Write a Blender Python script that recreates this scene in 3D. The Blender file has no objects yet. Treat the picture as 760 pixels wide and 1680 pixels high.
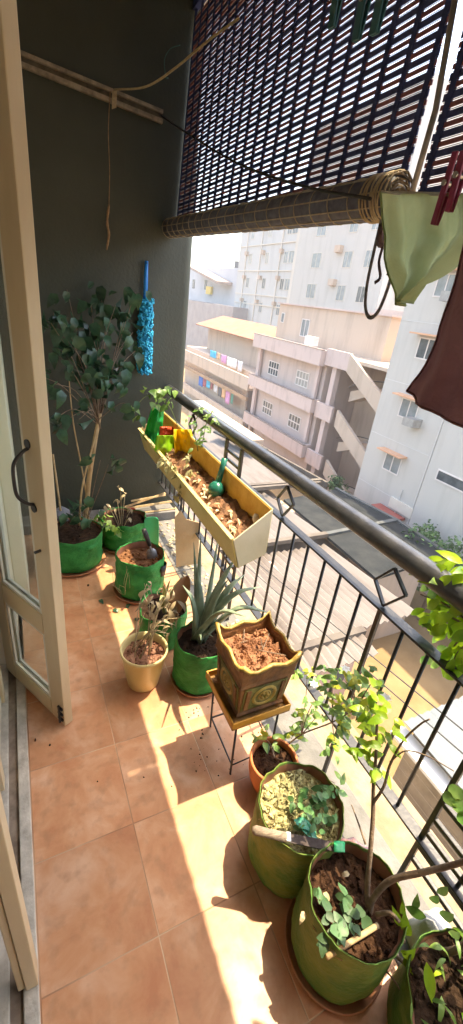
import bpy, bmesh, math, random
import numpy as np
from mathutils import Vector, Matrix, Euler, noise
random.seed(7)
rnd = random.uniform
scene = bpy.context.scene
COL = scene.collection
R_ = math.radians

# ------------------------------------------------------------------ camera
def _n(v): return v/np.linalg.norm(v)
FPX, HCAM = 690.0, 1.6
_down = _n(np.array([200-380, 2213-840, FPX]))
_d = np.array([10-380, 440-840, FPX]); _d = _n(_d-_down*_d.dot(_down))
_L = np.cross(_down, _d)
RM = np.array([_L, _d, -_down])
def ray(u, v): return RM @ np.array([u-380, v-840, FPX])
def PZ(u, v, z=0.0):
    r = ray(u, v); return Vector((0, 0, HCAM))+Vector(r*((z-HCAM)/r[2]))
def PX(u, v, x):
    r = ray(u, v); return Vector((0, 0, HCAM))+Vector(r*(x/r[0]))
def PY(u, v, y):
    r = ray(u, v); return Vector((0, 0, HCAM))+Vector(r*(y/r[1]))
cd = bpy.data.cameras.new('camera'); co = bpy.data.objects.new('camera', cd); COL.objects.link(co)
m3 = Matrix((RM[:, 0], -RM[:, 1], -RM[:, 2])).transposed()
co.matrix_world = Matrix.Translation((0, 0, HCAM)) @ m3.to_4x4()
cd.sensor_fit = 'VERTICAL'; cd.sensor_height = 36; cd.lens = 36*FPX/1680
cd.clip_start = .01; cd.clip_end = 2000
scene.camera = co

# ------------------------------------------------------------------ materials
MATS = {}
def mat(name, c1, c2=None, scale=6., rough=.7, bump=0., bscale=None, spec=.5, metal=0., trans=0., detail=6.,
        c3=None, lo=.35, hi=.65, coat=0., stretch=None, shuffle=False):
    if name in MATS: return MATS[name]
    m = bpy.data.materials.new(name); m.use_nodes = True; MATS[name] = m
    nt = m.node_tree; N = nt.nodes; Lk = nt.links
    b = N['Principled BSDF']; out = N['Material Output']
    b.inputs['Roughness'].default_value = rough
    b.inputs['Metallic'].default_value = metal
    b.inputs['Specular IOR Level'].default_value = spec
    b.inputs['Coat Weight'].default_value = coat
    b.inputs['Base Color'].default_value = (*c1, 1)
    tc = N.new('ShaderNodeTexCoord'); vec = tc.outputs['Object']
    if stretch:
        mp = N.new('ShaderNodeMapping'); mp.inputs['Scale'].default_value = stretch
        Lk.new(vec, mp.inputs['Vector']); vec = mp.outputs[0]
    col = None
    if c2:
        nz = N.new('ShaderNodeTexNoise'); nz.inputs['Scale'].default_value = scale; nz.inputs['Detail'].default_value = detail
        nz.inputs['Roughness'].default_value = .6
        Lk.new(vec, nz.inputs['Vector'])
        cr = N.new('ShaderNodeValToRGB'); cr.color_ramp.elements[0].position = lo; cr.color_ramp.elements[1].position = hi
        cr.color_ramp.elements[0].color = (*c1, 1); cr.color_ramp.elements[1].color = (*c2, 1)
        if c3:
            e = cr.color_ramp.elements.new((lo+hi)/2); e.color = (*c3, 1)
        Lk.new(nz.outputs['Fac'], cr.inputs[0]); col = cr.outputs[0]
        if shuffle:      # whole leaves or pieces differ a little from one another
            gi = N.new('ShaderNodeNewGeometry'); hs = N.new('ShaderNodeHueSaturation')
            mr = N.new('ShaderNodeMapRange'); mr.inputs['To Min'].default_value = .6; mr.inputs['To Max'].default_value = 1.45
            Lk.new(gi.outputs['Random Per Island'], mr.inputs[0]); Lk.new(mr.outputs[0], hs.inputs['Value'])
            Lk.new(col, hs.inputs['Color']); col = hs.outputs[0]
        Lk.new(col, b.inputs['Base Color'])
    if bump:
        n2 = N.new('ShaderNodeTexNoise'); n2.inputs['Scale'].default_value = bscale or scale*4; n2.inputs['Detail'].default_value = 5
        Lk.new(vec, n2.inputs['Vector'])
        bp = N.new('ShaderNodeBump'); bp.inputs['Strength'].default_value = bump; bp.inputs['Distance'].default_value = .01
        Lk.new(n2.outputs['Fac'], bp.inputs['Height']); Lk.new(bp.outputs[0], b.inputs['Normal'])
    if trans:
        tr = N.new('ShaderNodeBsdfTranslucent'); mx = N.new('ShaderNodeMixShader'); mx.inputs[0].default_value = trans
        tr.inputs['Color'].default_value = (*c1, 1)
        if col: Lk.new(col, tr.inputs['Color'])
        Lk.new(b.outputs[0], mx.inputs[1]); Lk.new(tr.outputs[0], mx.inputs[2]); Lk.new(mx.outputs[0], out.inputs[0])
    return m

def floor_mat():
    m = bpy.data.materials.new('terracotta_tiles'); m.use_nodes = True
    nt = m.node_tree; N = nt.nodes; Lk = nt.links; b = N['Principled BSDF']
    tc = N.new('ShaderNodeTexCoord'); sp = N.new('ShaderNodeSeparateXYZ'); Lk.new(tc.outputs['Object'], sp.inputs[0])
    def M(op, a, bb=None):
        n = N.new('ShaderNodeMath'); n.operation = op
        for i, v in enumerate((a, bb)):
            if v is None: continue
            if isinstance(v, (int, float)): n.inputs[i].default_value = v
            else: Lk.new(v, n.inputs[i])
        return n.outputs[0]
    T = .303
    fx = M('DIVIDE', M('SUBTRACT', sp.outputs[0], .205-3*T), T); fy = M('DIVIDE', M('SUBTRACT', sp.outputs[1], .477-9*T), T)
    def edge(f):
        fr = M('FRACT', f); return M('MINIMUM', fr, M('SUBTRACT', 1.0, fr))
    g = M('MINIMUM', edge(fx), edge(fy))
    mr = N.new('ShaderNodeMapRange'); mr.inputs['From Min'].default_value = .003; mr.inputs['From Max'].default_value = .008
    Lk.new(g, mr.inputs[0])
    idc = M('ADD', M('MULTIPLY', M('FLOOR', fx), 7.31), M('MULTIPLY', M('FLOOR', fy), 3.77))
    wn = N.new('ShaderNodeTexWhiteNoise'); wn.noise_dimensions = '1D'; Lk.new(idc, wn.inputs['W'])
    off = N.new('ShaderNodeVectorMath'); off.operation = 'ADD'; Lk.new(tc.outputs['Object'], off.inputs[0])
    cx = N.new('ShaderNodeVectorMath'); cx.operation = 'SCALE'; Lk.new(wn.outputs['Color'], cx.inputs[0]); cx.inputs['Scale'].default_value = 9
    Lk.new(cx.outputs[0], off.inputs[1])
    nz = N.new('ShaderNodeTexNoise'); nz.inputs['Scale'].default_value = 7; nz.inputs['Detail'].default_value = 5; nz.inputs['Roughness'].default_value = .62
    nz.inputs['Distortion'].default_value = .4
    Lk.new(off.outputs[0], nz.inputs['Vector'])
    cr = N.new('ShaderNodeValToRGB'); E = cr.color_ramp.elements
    E[0].position = .3; E[0].color = (.45, .185, .085, 1); E[1].position = .7; E[1].color = (.64, .39, .25, 1)
    e = E.new(.5); e.color = (.55, .275, .14, 1)
    Lk.new(nz.outputs['Fac'], cr.inputs[0])
    hs = N.new('ShaderNodeHueSaturation'); tv = N.new('ShaderNodeMapRange'); tv.inputs['To Min'].default_value = .86; tv.inputs['To Max'].default_value = 1.1
    Lk.new(wn.outputs['Value'], tv.inputs[0]); Lk.new(tv.outputs[0], hs.inputs['Value']); Lk.new(cr.outputs[0], hs.inputs['Color'])
    # dirt
    nd = N.new('ShaderNodeTexNoise'); nd.inputs['Scale'].default_value = 22; nd.inputs['Detail'].default_value = 8
    Lk.new(tc.outputs['Object'], nd.inputs['Vector'])
    dr = N.new('ShaderNodeMapRange'); dr.inputs['From Min'].default_value = .52; dr.inputs['From Max'].default_value = .74; dr.inputs['To Max'].default_value = .5
    Lk.new(nd.outputs['Fac'], dr.inputs[0])
    mxd = N.new('ShaderNodeMix'); mxd.data_type = 'RGBA'; Lk.new(dr.outputs[0], mxd.inputs[0]); Lk.new(hs.outputs[0], mxd.inputs[6])
    mxd.inputs[7].default_value = (.30, .16, .08, 1)
    mx = N.new('ShaderNodeMix'); mx.data_type = 'RGBA'; Lk.new(mr.outputs[0], mx.inputs[0])
    # grout: partly pale, partly brown
    gr = N.new('ShaderNodeValToRGB'); gr.color_ramp.elements[0].color = (.33, .16, .08, 1); gr.color_ramp.elements[1].color = (.60, .42, .27, 1)
    gr.color_ramp.elements[0].position = .4; gr.color_ramp.elements[1].position = .6
    ng = N.new('ShaderNodeTexNoise'); ng.inputs['Scale'].default_value = 2.5; Lk.new(tc.outputs['Object'], ng.inputs['Vector']); Lk.new(ng.outputs['Fac'], gr.inputs[0])
    Lk.new(gr.outputs[0], mx.inputs[6])
    Lk.new(mxd.outputs[2], mx.inputs[7]); Lk.new(mx.outputs[2], b.inputs['Base Color'])
    rr = N.new('ShaderNodeMapRange'); rr.inputs['To Min'].default_value = .28; rr.inputs['To Max'].default_value = .6
    Lk.new(nd.outputs['Fac'], rr.inputs[0]); Lk.new(rr.outputs[0], b.inputs['Roughness'])
    bp = N.new('ShaderNodeBump'); bp.inputs['Strength'].default_value = .35; bp.inputs['Distance'].default_value = .004
    hh = M('ADD', mr.outputs[0], M('MULTIPLY', nz.outputs['Fac'], .35))
    Lk.new(hh, bp.inputs['Height']); Lk.new(bp.outputs[0], b.inputs['Normal'])
    return m

def glass_mat(name, tint=(.9, .95, .93), clear=.85):
    m = bpy.data.materials.new(name); m.use_nodes = True
    nt = m.node_tree; N = nt.nodes; Lk = nt.links; out = N['Material Output']; N.remove(N['Principled BSDF'])
    t = N.new('ShaderNodeBsdfTransparent'); t.inputs[0].default_value = (*tint, 1)
    g = N.new('ShaderNodeBsdfGlossy'); g.inputs['Roughness'].default_value = .03
    df = N.new('ShaderNodeBsdfDiffuse'); df.inputs[0].default_value = (.5, .5, .48, 1)
    m1 = N.new('ShaderNodeMixShader'); m1.inputs[0].default_value = .10
    Lk.new(t.outputs[0], m1.inputs[1]); Lk.new(df.outputs[0], m1.inputs[2])
    fr0 = N.new('ShaderNodeFresnel'); fr0.inputs[0].default_value = 1.5; gb = N.new('ShaderNodeNewGeometry'); inv = N.new('ShaderNodeMath'); inv.operation = 'SUBTRACT'; inv.inputs[0].default_value = 1; Lk.new(gb.outputs['Backfacing'], inv.inputs[1])
    fr = N.new('ShaderNodeMath'); fr.operation = 'MULTIPLY'; Lk.new(fr0.outputs[0], fr.inputs[0]); Lk.new(inv.outputs[0], fr.inputs[1])
    m2 = N.new('ShaderNodeMixShader'); Lk.new(fr.outputs[0], m2.inputs[0]); Lk.new(m1.outputs[0], m2.inputs[1]); Lk.new(g.outputs[0], m2.inputs[2])
    Lk.new(m2.outputs[0], out.inputs[0]); return m

# ------------------------------------------------------------------ mesh builder
class MB:
    def __init__(s): s.bm = bmesh.new()
    def box(s, x0, x1, y0, y1, z0, z1, M=None):
        vs = [s.bm.verts.new(((x0, x1)[i & 1], (y0, y1)[i >> 1 & 1], (z0, z1)[i >> 2 & 1])) for i in range(8)]
        for f in ((0, 2, 3, 1), (4, 5, 7, 6), (0, 1, 5, 4), (2, 6, 7, 3), (0, 4, 6, 2), (1, 3, 7, 5)): s.bm.faces.new([vs[i] for i in f])
        if M: bmesh.ops.transform(s.bm, matrix=M, verts=vs)
        return s
    def bar(s, a, b, w, h, up=(0, 0, 1)):
        a, b = Vector(a), Vector(b); d = (b-a); l = d.length; d.normalize(); up = Vector(up)
        if abs(d.dot(up)) > .98: up = Vector((0, 1, 0))
        r = d.cross(up).normalized(); u = r.cross(d)
        M = Matrix((r, u, d)).transposed().to_4x4(); M.translation = a
        return s.box(-w/2, w/2, -h/2, h/2, 0, l, M)
    def tube(s, pts, r, seg=8, cap=True):
        pts = [Vector(p) for p in pts]; n = len(pts)
        rs = r if isinstance(r, (list, tuple)) else [r]*n
        t0 = (pts[1]-pts[0]).normalized(); u = t0.orthogonal().normalized(); rings = []
        for i, p in enumerate(pts):
            t = (pts[min(i+1, n-1)]-pts[max(i-1, 0)]).normalized()
            u = (u-t*u.dot(t)); u = u.normalized() if u.length > 1e-6 else t.orthogonal().normalized()
            w = t.cross(u)
            rings.append([s.bm.verts.new(p+rs[i]*(u*math.cos(a)+w*math.sin(a))) for a in (2*math.pi*k/seg for k in range(seg))])
        for A, B in zip(rings, rings[1:]):
            for k in range(seg): s.bm.faces.new((A[k], A[(k+1) % seg], B[(k+1) % seg], B[k]))
        if cap: s.bm.faces.new(rings[0][::-1]); s.bm.faces.new(rings[-1])
        return s
    def lathe(s, c, prof, seg=32, wob=0., seed=0., wscale=3., capb=True, capt=False, rim=0.):
        c = Vector(c); rings = []; zt = max(z for r, z in prof)
        if wob:
            pf = []
            for (a, b) in zip(prof, prof[1:]):
                for k in range(4): pf.append((a[0]+(b[0]-a[0])*k/4, a[1]+(b[1]-a[1])*k/4))
            prof = pf+[prof[-1]]
        for (r, z) in prof:
            ring = []
            for k in range(seg):
                a = 2*math.pi*k/seg; ca, sa = math.cos(a), math.sin(a)
                q = 0
                if wob:
                    q = wob*noise.noise(Vector((ca*wscale+seed, sa*wscale, z*10)))
                    n2 = noise.noise(Vector((ca*2.1+seed*3, sa*2.1, z*34+2.5*noise.noise(Vector((ca*2+seed, sa*2, z*9))))))
                    q += wob*.75*(1-abs(n2)*2.4)*min(1, z*20)
                    q += wob*.35*noise.noise(Vector((ca*7+seed, sa*7, z*26)))
                dz = rim*(noise.noise(Vector((ca*1.6+seed*2, sa*1.6, 3.3)))) * (max(0, z)/max(zt, 1e-6))**3 if rim else 0
                ring.append(s.bm.verts.new(c+Vector(((r+q)*ca, (r+q)*sa, z+dz))))
            rings.append(ring)
        for A, B in zip(rings, rings[1:]):
            for k in range(seg): s.bm.faces.new((A[k], A[(k+1) % seg], B[(k+1) % seg], B[k]))
        if capb: s.bm.faces.new(rings[0][::-1])
        if capt: s.bm.faces.new(rings[-1])
        return s
    def leaf(s, base, d, nrm, L, W, droop=.3, fold=.15, shape='heart', n=5):
        base = Vector(base); d = Vector(d).normalized(); nrm = Vector(nrm)
        side = d.cross(nrm)
        side = side.normalized() if side.length > 1e-4 else d.orthogonal().normalized()
        up = side.cross(d).normalized(); rows = []
        for i in range(n+1):
            t = i/n
            if shape == 'heart': w = (math.sin(math.pi*min(1, t**.55)))*(1-.25*t) if 0 < t < 1 else .0
            elif shape == 'lance': w = math.sin(math.pi*t**.8) if 0 < t < 1 else 0
            else: w = math.sin(math.pi*t**.65)**.8 if 0 < t < 1 else 0
            ang = droop*t*2.2
            p = base+d*(L*(math.sin(ang)/ang if ang > .01 else 1)*t)-up*(L*t*(ang*.5))
            w *= W/2
            c = s.bm.verts.new(p)
            if w < 1e-5: rows.append((c, c, c)); continue
            wig = rnd(-.15, .15)*w
            rows.append((s.bm.verts.new(p-side*w+up*(fold*w+wig)), c, s.bm.verts.new(p+side*w+up*(fold*w-wig))))
        for A, B in zip(rows, rows[1:]):
            for j in (0, 1):
                vs = []
                for v in (A[j], A[j+1], B[j+1], B[j]):
                    if v not in vs: vs.append(v)
                if len(vs) > 2: s.bm.faces.new(vs)
        return s
    def blob(s, c, r, sub=1, sq=(1, 1, 1), jit=.3):
        g = bmesh.ops.create_icosphere(s.bm, subdivisions=sub, radius=1)
        q = Euler((rnd(0, 6), rnd(0, 6), rnd(0, 6))).to_matrix(); sd = Vector((rnd(0, 50),)*3)
        for v in g['verts']:
            k = 1+jit*noise.noise(v.co*1.7+sd)*1.6
            v.co = Vector(c)+q @ Vector((v.co.x*sq[0]*r*k, v.co.y*sq[1]*r*k, v.co.z*sq[2]*r*k))
        return s
    def sheet(s, grid, thick=0.):
        rows = [[s.bm.verts.new(p) for p in r] for r in grid]
        for A, B in zip(rows, rows[1:]):
            for k in range(len(A)-1): s.bm.faces.new((A[k], A[k+1], B[k+1], B[k]))
        if thick: s._thick = thick
        return s
    def poly(s, pts, ext):
        ext = Vector(ext); a = [s.bm.verts.new(p) for p in pts]; b = [s.bm.verts.new(Vector(p)+ext) for p in pts]; n = len(a)
        s.bm.faces.new(a[::-1]); s.bm.faces.new(b)
        for k in range(n): s.bm.faces.new((a[k], a[(k+1) % n], b[(k+1) % n], b[k]))
        return s
    def build(s, name, m, parent=None, smooth=False, bevel=0., solid=0., sub=0, recalc=True):
        me = bpy.data.meshes.new(name)
        if recalc: bmesh.ops.recalc_face_normals(s.bm, faces=s.bm.faces)
        off = Vector((0, 0, 0)); p = parent
        while p is not None: off += p.location; p = p.parent
        bmesh.ops.translate(s.bm, verts=s.bm.verts, vec=-off)
        s.bm.to_mesh(me); s.bm.free()
        for mm in (m if isinstance(m, (list, tuple)) else [m]): me.materials.append(mm)
        o = bpy.data.objects.new(name, me); COL.objects.link(o); o.parent = parent
        if smooth: me.polygons.foreach_set('use_smooth', [True]*len(me.polygons))
        if solid:
            md = o.modifiers.new('solid', 'SOLIDIFY'); md.thickness = solid; md.offset = 0
        if sub:
            md = o.modifiers.new('sub', 'SUBSURF'); md.levels = md.render_levels = sub
        if bevel:
            md = o.modifiers.new('bevel', 'BEVEL'); md.width = bevel; md.segments = 2; md.limit_method = 'ANGLE'
        return o
def tag(o, label=None, cat=None, group=None, kind=None):
    if label: o['label'] = label
    if cat: o['category'] = cat
    if group: o['group'] = group
    if kind: o['kind'] = kind
    return o
def thing(name, loc, label, cat, group=None):
    o = bpy.data.objects.new(name, None); o.empty_display_size = .1; COL.objects.link(o); o.location = loc
    return tag(o, label, cat, group)
def copy_child(o, parent, loc):
    c = o.copy(); COL.objects.link(c); c.parent = parent; c.location = loc
    for ch in list(o.children):
        g = ch.copy(); COL.objects.link(g); g.parent = c
    return c
def bez(pts, n=8):          # Catmull-Rom through points
    P = [Vector(p) for p in pts]; P = [2*P[0]-P[1]]+P+[2*P[-1]-P[-2]]; out = []
    for i in range(1, len(P)-2):
        for k in range(n):
            t = k/n; a, b, c, d = P[i-1:i+3]
            out.append(.5*((2*b)+(c-a)*t+(2*a-5*b+4*c-d)*t*t+(3*b-a-3*c+d)*t**3))
    out.append(P[-2]); return out
def taper(n, a, b): return [a+(b-a)*i/(n-1) for i in range(n)]

# ------------------------------------------------------------------ palette
m_tile = floor_mat()
m_conc = mat('ledge_cement', (.105, .10, .09), (.165, .155, .14), 9, .85, .3, 60)
m_lip = mat('lip_cement', (.20, .14, .08), (.28, .215, .145), 12, .85, .3, 50)
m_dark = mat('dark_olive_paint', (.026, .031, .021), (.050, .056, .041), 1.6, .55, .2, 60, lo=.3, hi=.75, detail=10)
m_cream = mat('cream_wall', (.72, .66, .48), (.78, .73, .57), 4, .8, .1, 60)
m_white = mat('ceiling_white', (.72, .70, .66), (.78, .76, .72), 3, .85)
m_inner = mat('inner_wall', (.72, .70, .64), (.76, .74, .68), 3, .85)
m_wood = mat('cream_painted_wood', (.52, .40, .235), (.63, .51, .32), 5, .45, .12, 30, stretch=(1, 1, .25))
m_woodlt = mat('pale_painted_wood', (.60, .55, .45), (.68, .64, .54), 5, .55, .12, 30)
m_sill = mat('worn_sill', (.34, .31, .26), (.58, .54, .46), 14, .7, .3, 60)
m_black = mat('black_iron', (.012, .012, .014), (.03, .028, .027), 20, .38, .1, 80)
m_rail = mat('black_rail_paint', (.028, .03, .036), (.06, .06, .062), 16, .28, .12, 70)
m_soil = mat('potting_soil', (.020, .009, .005), (.085, .043, .024), 40, .95, .8, 120, spec=.1)
m_soilr = mat('coir_soil', (.10, .04, .018), (.27, .13, .065), 35, .95, .8, 120, spec=.1)
m_soild = mat('dark_soil', (.014, .008, .005), (.055, .032, .02), 40, .95, .8, 120, spec=.1)
m_green = mat('green_grow_bag', (.008, .15, .03), (.035, .27, .06), 9, .6, .5, 60, stretch=(1, 1, 1.6), spec=.3)
m_olive = mat('sun_faded_grow_bag', (.06, .17, .03), (.30, .30, .06), 7, .6, .5, 60, stretch=(1, 1, 1.2), lo=.38, hi=.72, spec=.3)
m_olive2 = mat('olive_grow_bag', (.045, .14, .024), (.22, .25, .05), 7, .6, .5, 60, stretch=(1, 1, 1.2), lo=.38, hi=.75, spec=.3)
m_baginner = mat('bag_lining', (.22, .09, .05), (.30, .13, .07), 10, .7)
m_terra = mat('terracotta', (.46, .135, .04), (.56, .19, .065), 8, .6, .1, 40)
m_saucer = mat('clay_saucer', (.34, .13, .06), (.46, .21, .10), 8, .6)
m_wpot = mat('cream_pot', (.60, .50, .22), (.68, .59, .30), 5, .4, .05, 30)
m_stemtan = mat('tan_cane', (.36, .24, .11), (.50, .36, .19), 20, .7, .2, 60)
m_bark = mat('grey_brown_bark', (.14, .09, .06), (.25, .18, .12), 40, .85, .4, 120)
m_stemgr = mat('green_stem', (.10, .16, .04), (.20, .22, .08), 30, .6)
m_leafd = mat('dark_leaf', (.010, .042, .022), (.04, .105, .05), 14, .36, .2, 60, trans=.15, shuffle=True)
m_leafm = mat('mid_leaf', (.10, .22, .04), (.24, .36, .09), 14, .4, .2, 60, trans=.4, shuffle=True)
m_leafb = mat('bright_leaf', (.16, .34, .015), (.36, .48, .03), 10, .36, .2, 60, trans=.5, shuffle=True)
m_leafy = mat('yellow_leaf', (.38, .42, .03), (.55, .55, .08), 10, .4, trans=.5)
m_dry = mat('dry_leaf', (.36, .27, .15), (.55, .46, .30), 20, .8, trans=.2, shuffle=True)
m_aloe = mat('aloe_skin', (.12, .18, .12), (.27, .33, .22), 7, .42, .1, 60, stretch=(1, 1, 1))
m_mulch = mat('dry_mulch', (.17, .13, .055), (.46, .42, .20), 70, .9, .8, 140, shuffle=True)
m_glass = glass_mat('window_glass')
m_blue = mat('blue_microfibre', (.005, .24, .44), (.02, .44, .64), 30, .75, trans=.1)
m_bluep = mat('blue_plastic', (.01, .16, .52), (.01, .22, .6), 3, .3)
m_card = mat('cardboard', (.36, .24, .12), (.44, .31, .17), 5, .85, .15, 50)

# ------------------------------------------------------------------ the shell of the balcony
tag(MB().box(-.1, .8, -.9, 2.95, -.12, 0).build('floor', m_tile), kind='structure')
tag(MB().box(.8, .99, -.9, 2.95, -.12, .003).build('ledge', m_conc, bevel=.004), kind='structure')
tag(MB().box(.99, 1.20, -.9, 3.1, -.14, -.028).build('ledge_lip', m_lip, bevel=.004), kind='structure')
tag(MB().box(-.1, 1.02, 2.80, 2.95, .0035, .075).build('kerb', m_conc, bevel=.006), kind='structure')
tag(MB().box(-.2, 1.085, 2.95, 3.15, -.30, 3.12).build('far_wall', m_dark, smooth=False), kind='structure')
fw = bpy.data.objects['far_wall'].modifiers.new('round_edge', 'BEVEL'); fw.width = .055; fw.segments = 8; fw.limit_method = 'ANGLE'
tag(MB().box(-2.6, 1.25, -1.1, 3.15, 3.05, 3.2).build('ceiling', m_white), kind='structure')
tag(MB().box(1.0, 1.2, -.9, 2.95, 2.93, 3.05).build('ceiling_beam', m_white, bevel=.006), kind='structure')
tag(MB().box(-.24, -.12, 1.68, 2.95, -.12, 3.05).build('house_wall', m_cream), kind='structure')
tag(MB().box(-.12, -.055, 2.05, 2.4, .0035, 3.05).build('house_wall_pier', m_cream, bevel=.006), kind='structure')
tag(MB().box(-.24, -.12, -.6, 1.68, 2.30, 3.05).build('lintel_wall', m_cream), kind='structure')
tag(MB().box(-.24, 1.1, -1.05, -.9, -.14, 3.05).build('near_wall', m_cream), kind='structure')
tag(MB().box(-2.6, -.24, -1.1, 3.1, -.12, -.006).build('inner_floor', mat('inner_floor_tile', (.5, .47, .42), (.58, .55, .5), 4, .35)), kind='structure')
tag(MB().box(-2.7, -2.6, -1.1, 3.1, -.12, 3.05).build('inner_wall', m_inner), kind='structure')
tag(MB().box(-2.6, -.24, 1.80, 1.9, -.006, 3.05).build('inner_side_wall', m_inner), kind='structure')
tag(MB().box(-2.6, -.24, -1.0, -.9, -.006, 3.05).build('inner_near_wall', m_inner), kind='structure')

# door frame : sill, hinge jamb
f = thing('door_frame', (-.17, 1.1, 0), 'cream painted door frame with a worn groove sill along the tile edge', 'door frame')
MB().box(-.135, -.1, -.6, 1.62, -.006, .016).box(-.195, -.165, -.6, 1.62, -.006, .020).box(-.24, -.225, -.6, 1.62, -.006, .028).build('sill', m_sill, f, bevel=.003)
MB().box(-.165, -.135, -.6, 1.62, -.006, .004).box(-.225, -.195, -.6, 1.62, -.006, .008).build('sill_groove', mat('sill_groove_brown', (.16, .12, .09), (.3, .24, .18), 20, .9), f)  # groove floors in a darker brown than the sill strips
MB().box(-.235, -.115, 1.625, 1.68, .0, 2.3).build('jamb', m_woodlt, f, bevel=.004)
MB().box(-.235, -.115, -.6, 1.62, 2.24, 2.3).build('head', m_woodlt, f, bevel=.004)
# folded shutter leaf standing inside the opening
f = thing('folded_shutter', (-.2, 1.2, 0), 'pale folded shutter board standing inside the sill beyond the near post', 'shutter')
MB().box(-.212, -.188, 1.02, 1.45, .03, 2.22).build('board', m_woodlt, f, bevel=.003)
MB().box(-.187, -.175, 1.395, 1.445, .03, 2.22).box(-.187, -.175, 1.025, 1.075, .03, 2.22).build('edge_batten', m_wood, f, bevel=.002)
# near post
f = thing('door_post', (-.12, .52, 0), 'cream wooden door post with a beaded edge nearest the viewer', 'door post')
MB().box(-.128, -.1, .5, .548, .018, 2.24).build('post', m_wood, f, bevel=.002)
MB().box(-.146, -.130, .506, .545, .018, 2.24).build('bead', m_wood, f, bevel=.003)

# door leaf : hinge (-.15,1.614) -> free edge (.05,1.235)
dl = thing('door_leaf', (-.15, 1.614, 0), 'half open cream glazed door leaf with a black pull handle', 'door')
A = Vector((-.155, 1.605)); B = Vector((.052, 1.225)); dv = (B-A); LW = dv.length; dv.normalize()
Md = Matrix((( dv.x, -dv.y, 0, A.x), (dv.y, dv.x, 0, A.y), (0, 0, 1, 0), (0, 0, 0, 1)))
TH = .036   # local x along leaf, y = across (y<0 faces viewer side? resolved below), z up
def lb(mb, x0, x1, z0, z1, y0=-TH/2, y1=TH/2): return mb.box(x0, x1, y0, y1, z0, z1, Md)
lb(MB(), LW-.085, LW, .012, 2.22).build('free_stile', m_wood, dl, bevel=.003)
lb(MB(), 0, .075, .012, 2.22).build('hinge_stile', m_wood, dl, bevel=.003)
for z0, z1 in ((.012, .10), (.44, .53), (2.12, 2.22)):
    lb(MB(), .077, LW-.087, z0, z1).build('cross_rail', m_wood, dl, bevel=.003)
for z0, z1 in ((.10, .44), (.53, 2.12)):
    b = MB()
    for q in (-1, 1):
        y0, y1 = sorted((q*.006, q*.014))
        lb(b, .077, LW-.087, z0+.001, z0+.013, y0, y1); lb(b, .077, LW-.087, z1-.013, z1-.001, y0, y1)
        lb(b, .077, .09, z0+.014, z1-.014, y0, y1); lb(b, LW-.1, LW-.087, z0+.014, z1-.014, y0, y1)
    bd = b.build('glazing_bead', m_woodlt, dl)
    lb(MB(), .078, LW-.088, z0+.002, z1-.002, -.003, .003).build('glass_pane', m_glass, dl)
# which local side faces the viewer
side = -1 if (Md.to_3x3() @ Vector((0, -1, 0))).dot(Vector((0, 0, 0))-Vector((B.x, B.y, 0))) > 0 else 1
def LP(x, y, z): return Md @ Vector((x, side*y, z))
hz0, hz1 = .98, 1.16
MB().tube(bez([LP(LW-.06, TH/2, hz0), LP(LW-.06, TH/2+.02, hz0+.01), LP(LW-.064, TH/2+.045, hz0+.04), LP(LW-.064, TH/2+.05, (hz0+hz1)/2), LP(LW-.064, TH/2+.045, hz1-.04), LP(LW-.06, TH/2+.02, hz1-.01), LP(LW-.06, TH/2, hz1)], 5), .0055, 8).build('pull_handle', m_black, dl, smooth=True)
b = MB()
for z in (hz0-.012, hz1+.012): b.tube([LP(LW-.06, TH/2-.002, z), LP(LW-.06, TH/2+.004, z)], .014, 12)
b.build('handle_plate', m_black, dl)
b = MB(); b.tube([LP(LW-.02, TH/2+.008, .03), LP(LW-.02, TH/2+.008, .12)], .005, 8)
for z in (.045, .075, .105): b.tube([LP(LW-.034, TH/2+.002, z), LP(LW-.006, TH/2+.002, z)], .006, 8)
b.build('bolt', m_black, dl)
MB().tube([LP(LW-.05, TH/2, .82), LP(LW-.05, TH/2+.02, .82)], .005, 8).build('hook_eye', m_black, dl)

# ------------------------------------------------------------------ railing
rl = thing('balcony_railing', (.93, 1.2, 0), 'black iron balcony railing with diamond ornaments and a thick round handrail', 'railing')
RX = .93
MB().tube([(RX+.02, -.88, 1.01), (RX+.02, .6, 1.008), (RX+.02, 1.6, 1.0), (RX+.03, 2.96, .985)], .033, 20).build('handrail', m_rail, rl, smooth=True)
MB().box(RX-.019, RX+.019, -.88, 2.945, .821, .829).build('upper_rail', m_black, rl, bevel=.002)
MB().box(RX-.019, RX+.019, -.88, 2.945, .268, .276).build('lower_rail', m_black, rl, bevel=.002)
ys = [2.9-.1*i for i in range(38)]
posts = [2.45, 1.74, 1.60, .685, .304, -.30]
first = None
for y in [1.505+.1*i for i in range(1, 15)]+[1.505, 1.385, 1.279, 1.171, 1.073, .968, .878, .774, .591, .499, .399]+[.18-.1*i for i in range(10)]:
    if min(abs(y-p) for p in posts) < .03: continue
    if first is None:
        first = MB().tube([(RX, 0, .277), (RX, 0, .8205)], .0058, 8).build('baluster', m_black, rl, smooth=True)
        base = first.location.copy(); first.location = base+Vector((0, y, 0))
    else: copy_child(first, rl, base+Vector((0, y, 0)))
for y in posts:
    MB().bar((RX, y, .003), (RX, y, .8205), .014, .014).build('post', m_black, rl, bevel=.002)
def panel(y0, y1, zs):
    for z in zs: MB().bar((RX, y0, z), (RX, y1, z), .014, .016).build('panel_bar', m_black, rl, bevel=.002)
panel(1.607, 1.733, (.19, .255, .345)); panel(-.293, .297, (.176, .242, .312, .379, .455))
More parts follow.
